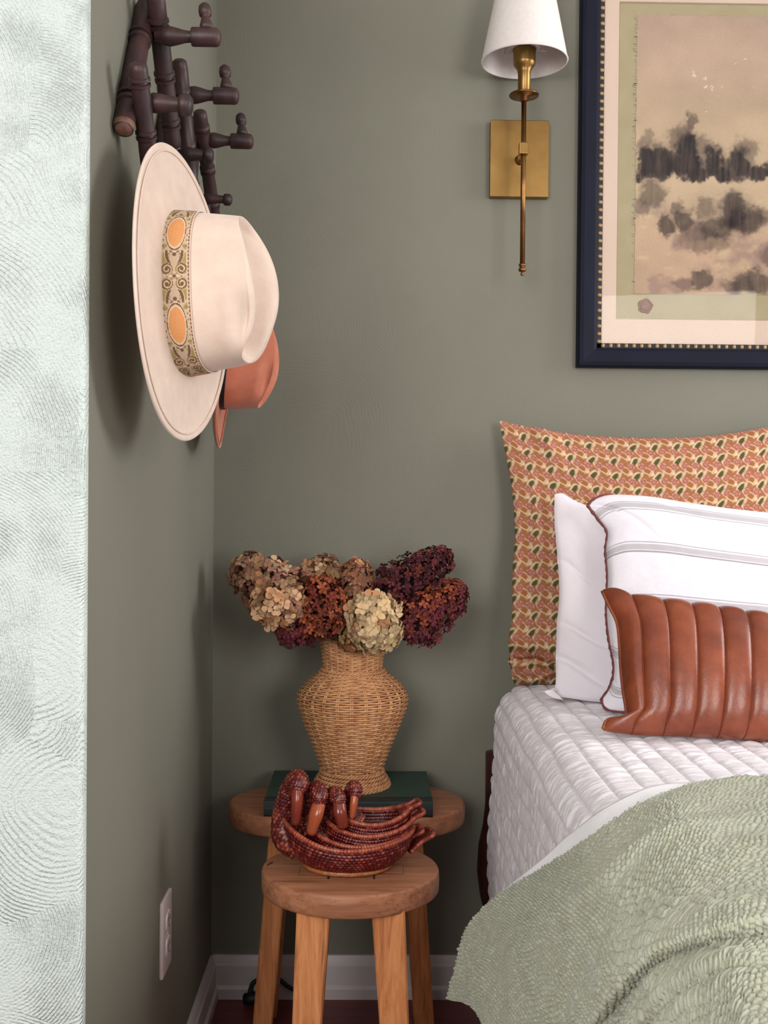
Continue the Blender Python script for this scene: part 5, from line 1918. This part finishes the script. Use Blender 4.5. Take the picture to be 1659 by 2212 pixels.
# --- floral sham
def sham_cols(U, Vv):
    """U,V in metres on the cloth"""
    px, py = 0.0418, 0.0345
    C = np.ones(U.shape + (3,)) * lin((164, 110, 74))
    C *= (0.85 + 0.3 * fbm(U * 220, Vv * 220, 5, 2))[..., None]
    ochre, ochre2, cream, olive, pink, pinkd, pinkl = lin((172, 112, 66)), lin((134, 80, 44)), lin((232, 208, 172)), lin((88, 82, 48)), lin((182, 112, 96)), lin((132, 66, 58)), lin((210, 156, 136))
    # organic wobble
    Uw = U + 0.0022 * (vnoise(U * 110, Vv * 110, 6) - .5)
    Vw = Vv + 0.0022 * (vnoise(U * 110, Vv * 110, 7) - .5)

    def cells(u0, v0):
        a = (Uw - u0) / px
        b = (Vw - v0) / py
        ia, ib = np.round(a), np.round(b)
        return (a - ia) * px, (b - ib) * py

    def rot(x, y, deg):
        c, s = math.cos(math.radians(deg)), math.sin(math.radians(deg))
        return x * c + y * s, -x * s + y * c

    def ell(x, y, rx, ry):
        return np.hypot(x / rx, y / ry)

    AA = 0.0008

    def put(dist, c, k=1.0):
        """dist in metres, negative inside"""
        a = (np.clip(0.5 - dist / (2 * AA), 0, 1) * k)[..., None]
        C[:] = C * (1 - a) + c * a

    def elld(x, y, rx, ry, thr=1.0):
        return (ell(x, y, rx, ry) - thr) * min(rx, ry)
    # diagonal ochre leaves (down to the right) with cream edges
    x, y = cells(0.45 * px, 0.5 * py)
    x, y = rot(x, y, -38)
    put(elld(x, y, 0.0170, 0.0062, 1.16), cream)
    put(elld(x, y, 0.0170, 0.0062, 0.90), ochre)
    put(np.maximum(elld(x, y, 0.0170, 0.0062, 0.8), np.abs(np.mod(y + 0.0009, 0.0036) - 0.0018) - 0.0004), ochre2)
    # slim cream leaves crossing
    for u0, v0, dg in ((0.72 * px, 0.28 * py, 58), (0.18 * px, 0.74 * py, -52), (0.24 * px, 0.16 * py, 64)):
        x, y = cells(u0, v0)
        x, y = rot(x, y, dg)
        put(elld(x, y, 0.0086, 0.0027), cream)
        put(np.maximum(np.abs(y) - 0.0004, elld(x, y, 0.0086, 0.0027, .8)), ochre2)
    # olive leaves with cream edge
    x, y = cells(0, 0)
    xr, yr = rot(x, y, 55)
    put(elld(xr - 0.0005, yr - 0.0018, 0.0128, 0.0060), cream)
    put(elld(xr, yr, 0.0112, 0.0048), olive)
    # roses
    for u0, v0 in ((0.30 * px, -0.30 * py), (0.80 * px, 0.66 * py)):
        x, y = cells(u0, v0)
        an = np.arctan2(y, x)
        r = np.hypot(x, y)
        ro = 0.0080 * (1 + 0.10 * np.cos(5 * an + 0.7))
        put(r - ro, pink)
        put(np.maximum(np.maximum(r - ro * .95, ro * .62 - r), (-0.2 - np.cos(5 * an + 0.7)) * 0.003), pinkl)
        put(np.maximum(r - ro * .62, ro * .40 - r), pinkd)
        put(r - ro * .40, pinkl)
        put(r - ro * .18, pinkd)
    return C


S, n, bul, u2, v2 = pillow_surface(
    left=[(1112, 1480, 0), (1104, 1456, 0), (1102, 1420, 0), (1098, 1386, 0), (1106, 1330, 0), (1107, 1240, 0), (1112, 1150), (1106, 1060), (1092, 980), (1078, 908)],
    right=[(1770, 1480), (1772, 1300), (1770, 1150), (1775, 1040), (1792, 916)],
    top=[(1078, 908), (1130, 920), (1200, 932), (1290, 942), (1430, 946), (1550, 940), (1660, 922), (1730, 914), (1792, 916)],
    bottom=[(1112, 1480), (1200, 1478), (1430, 1480), (1660, 1480), (1770, 1480)],
    yb=2.00, yt=2.075, pyb=1480, pyt=910, T=0.07, nu=400, nv=350, puff=0.55)
Wm = np.linspace(0, 0.640, 400)[None] + 0 * v2
Hm = np.linspace(0, 0.545, 350)[:, None] + 0 * u2
front = 0.052 * bul + 0.0035 * (fbm(u2 * 9, v2 * 9, 3) - .5)
# slack folds low on the left side
fl = np.exp(-((v2 - 0.090 + 0.10 * u2 + 0.006 * np.sin(u2 * 60)) / 0.014) ** 2) * np.exp(-(u2 / 0.22) ** 2)
f2 = np.exp(-((v2 - 0.040 + 0.02 * np.sin(u2 * 30)) / 0.020) ** 2) * np.exp(-(u2 / 0.3) ** 2)
f3 = np.exp(-((v2 - 0.15 + 0.10 * u2) / 0.02) ** 2) * np.exp(-(u2 / 0.12) ** 2)
front = front - 0.036 * fl + 0.036 * f2 + 0.020 * f3 + 0.006 * np.exp(-((u2 - 0.06) / 0.015) ** 2) * np.exp(-((v2 - 0.5) / 0.25) ** 2)
front = front + 0.010 * np.exp(-((u2 - 0.12 - 0.25 * (1 - v2)) / 0.03) ** 2) * sstep(.82, .95, v2)
cl_ = sham_cols(Wm + 0.012 * (fbm(u2 * 3, v2 * 3, 71) - .5), Hm + 0.012 * (fbm(u2 * 3, v2 * 3, 72) - .5))
sroot = thing('euro_pillow', 'large square pillow in brown floral block print against the wall', 'pillow', S[0, 200])
build_pillow(sroot, 'floral_cover', S, n, front, 0.018 * bul, M['sham'], cl_)

# --- plain white pillow
S, n, bul, u2, v2 = pillow_surface(
    left=[(1192, 1504), (1200, 1478), (1201, 1420), (1203, 1350), (1208, 1280), (1204, 1200), (1198, 1130), (1198, 1068)],
    right=[(1760, 1520), (1765, 1400), (1765, 1250), (1770, 1110)],
    top=[(1198, 1068), (1215, 1066), (1240, 1080), (1280, 1094), (1350, 1092), (1450, 1096), (1600, 1106), (1770, 1110)],
    bottom=[(1192, 1504), (1230, 1508), (1300, 1517), (1450, 1522), (1760, 1520)],
    yb=1.815, yt=1.955, pyb=1515, pyt=1068, T=0.06, nu=160, nv=150, puff=0.5)
front = 0.045 * bul + 0.003 * (fbm(u2 * 12, v2 * 10, 13) - .5)
for a0, b0, sl, am in ((0.10, 0.30, -0.55, .006), (0.06, 0.16, -0.5, .006), (0.05, 0.62, -0.8, .004), (0.14, 0.10, -.6, .005)):
    front = front - am * np.exp(-((v2 - b0 - sl * (u2 - a0)) / 0.016) ** 2) * np.exp(-((u2 - a0) / 0.10) ** 2)
proot = thing('bed_pillow', 'plain white cotton pillow between the floral and striped pillows', 'pillow', S[0, 80])
build_pillow(proot, 'pillowcase', S, n, front, 0.050 * bul, M['pillow_white'])
# flap of the pillowcase opening, lying on the coverlet
fp = [at(1206, 1498, 1.80), at(1198, 1486, 1.80), at(1184, 1491, 1.80), at(1176, 1494, 1.79), at(1192, 1506, 1.79), at(1216, 1512, 1.79)]
fv_ = []
for p in fp:
    fv_ += [p, p + np.array([0, -0.012, -0.004])]
Pt = catmull(fp, 24)
rows_ = [Pt + np.array([0, 0.010 - 0.012 * k, 0.004 * math.sin(math.pi * k / 5)]) * 1.0 for k in range(6)]
cen = np.mean(Pt, 0)
Vf = np.concatenate([cen + (Pt - cen) * s_ + np.array([0, -0.006 * (1 - s_), 0.005 * (1 - s_ ** 2)]) for s_ in (1.0, .9, .7, .45, .2, .02)])
mesh_obj('case_flap', Vf, grid_faces(6, 24), M['pillow_white'], proot)

# --- striped pillow with brown whipstitched edge
Lft = [(1299, 1511), (1318, 1482), (1326, 1440), (1316, 1385), (1310, 1330), (1311, 1280), (1312, 1240), (1308, 1190), (1311, 1150), (1292, 1122), (1268, 1091)]
Top = [(1268, 1091), (1290, 1076), (1325, 1069), (1400, 1074), (1480, 1087), (1560, 1098), (1650, 1108), (1760, 1118)]
Bot = [(1299, 1511), (1308, 1530), (1340, 1537), (1450, 1542), (1600, 1545), (1760, 1545)]
S, n, bul, u2, v2 = pillow_surface(left=Lft, right=[(1760, 1545), (1768, 1400), (1768, 1250), (1760, 1118)], top=Top, bottom=Bot,
                                   yb=1.715, yt=1.845, pyb=1540, pyt=1070, T=0.06, nu=230, nv=260, puff=0.42)
front = 0.046 * bul + 0.003 * (fbm(u2 * 10, v2 * 8, 23) - .5)
for a0, b0, sl, am in ((0.07, 0.93, -0.9, .006), (0.05, 0.10, -0.4, .005), (0.35, 0.95, -0.25, .005)):
    front = front - am * np.exp(-((v2 - b0 - sl * (u2 - a0)) / 0.014) ** 2) * np.exp(-((u2 - a0) / 0.12) ** 2)
Hh = v2 * 0.385
white, grey, dgrey = lin((240, 236, 244)), lin((198, 193, 198)), lin((164, 158, 166))
Cc = np.ones(S.shape) * white
for yc in (0.925, 0.715, 0.475, 0.245, 0.080):
    dd = np.abs(v2 - yc) * 0.385
    m = dd < 0.0052
    Cc[m] = grey
    m = (np.abs(dd - 0.0085) < 0.0008)
    Cc[m] = dgrey
stroot = thing('striped_pillow', 'white linen pillow with grey stripes and brown stitched edge', 'pillow', S[0, 115])
_, Fr = build_pillow(stroot, 'pillow_cover', S, n, front, 0.046 * bul, M['pillow_stripe'], Cc)
loop = np.concatenate([S[::-1, 0][::3], S[0, :][::3], S[:, -1][::3], S[-1, ::-1][::3]])
rng2 = np.random.default_rng(5)
rad_ = 0.0030 + 0.0006 * np.sin(np.arange(len(loop)) * 1.9) + 0.0003 * rng2.standard_normal(len(loop))
nl_ = len(S[::-1, 0][::3]) + len(S[0, :][::3]) + len(S[:, -1][::3])
loop[nl_:len(loop) - 10] += np.array([0, 0.004, -0.004])
v, f = tube_vf(loop + np.array([0, -0.0008, 0]), rad_, 6, cap=True)
pg = mesh_obj('stitched_edge', v, f, M['piping'], stroot)
pg['label'] = 'brown whipstitched edging'

# --- leather lumbar pillow, channel panels are separate pieces
Lft = [(1303, 1578), (1305, 1568), (1314, 1554), (1342, 1549), (1353, 1540), (1346, 1490), (1341, 1440), (1338, 1385), (1333, 1345), (1318, 1312), (1301, 1273)]
Top = [(1301, 1273), (1325, 1274), (1372, 1288), (1428, 1297), (1482, 1305), (1538, 1313), (1594, 1322), (1650, 1331), (1760, 1345), (1870, 1352), (1990, 1346)]
Bot = [(1303, 1576), (1330, 1582), (1385, 1588), (1440, 1590), (1495, 1592), (1548, 1595), (1605, 1599), (1660, 1603), (1770, 1608), (1870, 1606), (1985, 1598)]
nu_l, nv_l = 440, 120
S, n, bul, u2, v2 = pillow_surface(left=Lft, right=[(1985, 1598), (1955, 1540), (1958, 1440), (1990, 1346)], top=Top, bottom=Bot, yb=1.535, yt=1.635,
                                   pyb=1590, pyt=1290, T=.05, nu=nu_l, nv=nv_l, puff=0.45, pw=9.0)
# seams, as pixels along the pillow -> u
pxm = np.array([ (1303 + 1301) / 2 + (1987 - 1302) * k for k in np.linspace(0, 1, nu_l)])
midu = S[60]
dcam = (midu - np.array([0, 0, CAM_H])) @ RC
pxu = 829.5 + F_PX * dcam[:, 0] / -dcam[:, 2]
seam_px = [1379 + 56 * k for k in range(0, 11)]
seam_u = [float(np.interp(p, pxu, np.linspace(0, 1, nu_l))) for p in seam_px]
edges = [0.0] + seam_u + [1.0]
chan = np.zeros_like(u2)
for a0, b0 in zip(edges[:-1], edges[1:]):
    m = (u2 >= a0) & (u2 < b0 if b0 < 1 else u2 <= b0)
    k = (u2 - a0) / (b0 - a0)
    chan[m] = (np.clip(4 * k * (1 - k), 0, 1) ** 0.42)[m]
front = 0.048 * bul + 0.0085 * chan * np.clip(bul * 2.2, 0, 1) ** .6
# scallop the top edge between the seams
topw = np.exp(-((1 - v2) / 0.10) ** 2)
S = S + np.array([0, 0, 1.0]) * (0.0050 * (chan - .5) * topw)[..., None]
lroot = thing('lumbar_pillow', 'cognac leather lumbar pillow with stitched vertical channels', 'pillow', S[0, 200])
Fr = S + n * front[..., None]
cut = [0] + [int(round(u * (nu_l - 1))) for u in seam_u] + [nu_l - 1]
for a0, b0 in zip(cut[:-1], cut[1:]):
    if b0 - a0 < 2:
        continue
    sub = Fr[:, a0:b0 + 1]
    mesh_obj('channel_panel', sub.reshape(-1, 3), grid_faces(nv_l, b0 - a0 + 1)[:, ::-1], M['leather'], lroot)
Bk = (S - n * (0.035 * bul)[..., None])[::4, ::4]
mesh_obj('back_panel', Bk.reshape(-1, 3), grid_faces(Bk.shape[0], Bk.shape[1]), M['leather'], lroot)
for c_ in cut[1:-1]:
    line = catmull(Fr[:, c_] + n * 0.0007, 260)
    v, f = tube_vf(line, 0.0005 + 0.0005 * np.abs(np.sin(np.arange(260) * 0.62)), 5)
    mesh_obj('seam_stitching', v, f, M['leather_thread'], lroot)
edge = S[::-1, 0][::2]
v, f = tube_vf(edge, 0.0028, 6)
mesh_obj('edge_piping', v, f, M['leather'], lroot)

# ------------------------------------------------------------------ black plug and cord on the floor
pp = atz(531, 2160, 0.012)
cd = thing('power_cord', 'short black cord with chunky plug on the floor by the baseboard', 'cord', (pp[0], pp[1], 0))
v, f = turned_vf(pp + [-0.006, 0, 0.001], pp + [0.034, 0.004, 0.004], [(0, .006), (0.08, .0108), (0.5, .0122), (0.9, .0110), (1, .006)], 16)
mesh_obj('plug', v, f, M['black'], cd)
q = pp + np.array([0.030, 0.010, 0.006])
P = [pp + [0.006, 0.004, 0.006], pp + [0.008, 0.010, 0.018], pp + [0.016, 0.014, 0.030], q + [0.02, 0.016, 0.03], q + [0.06, 0.01, 0.006], q + [0.12, 0.0, 0.000]]
v, f = tube_vf(catmull(P, 30), 0.0042, 8)
mesh_obj('cable', v, f, M['black'], cd)
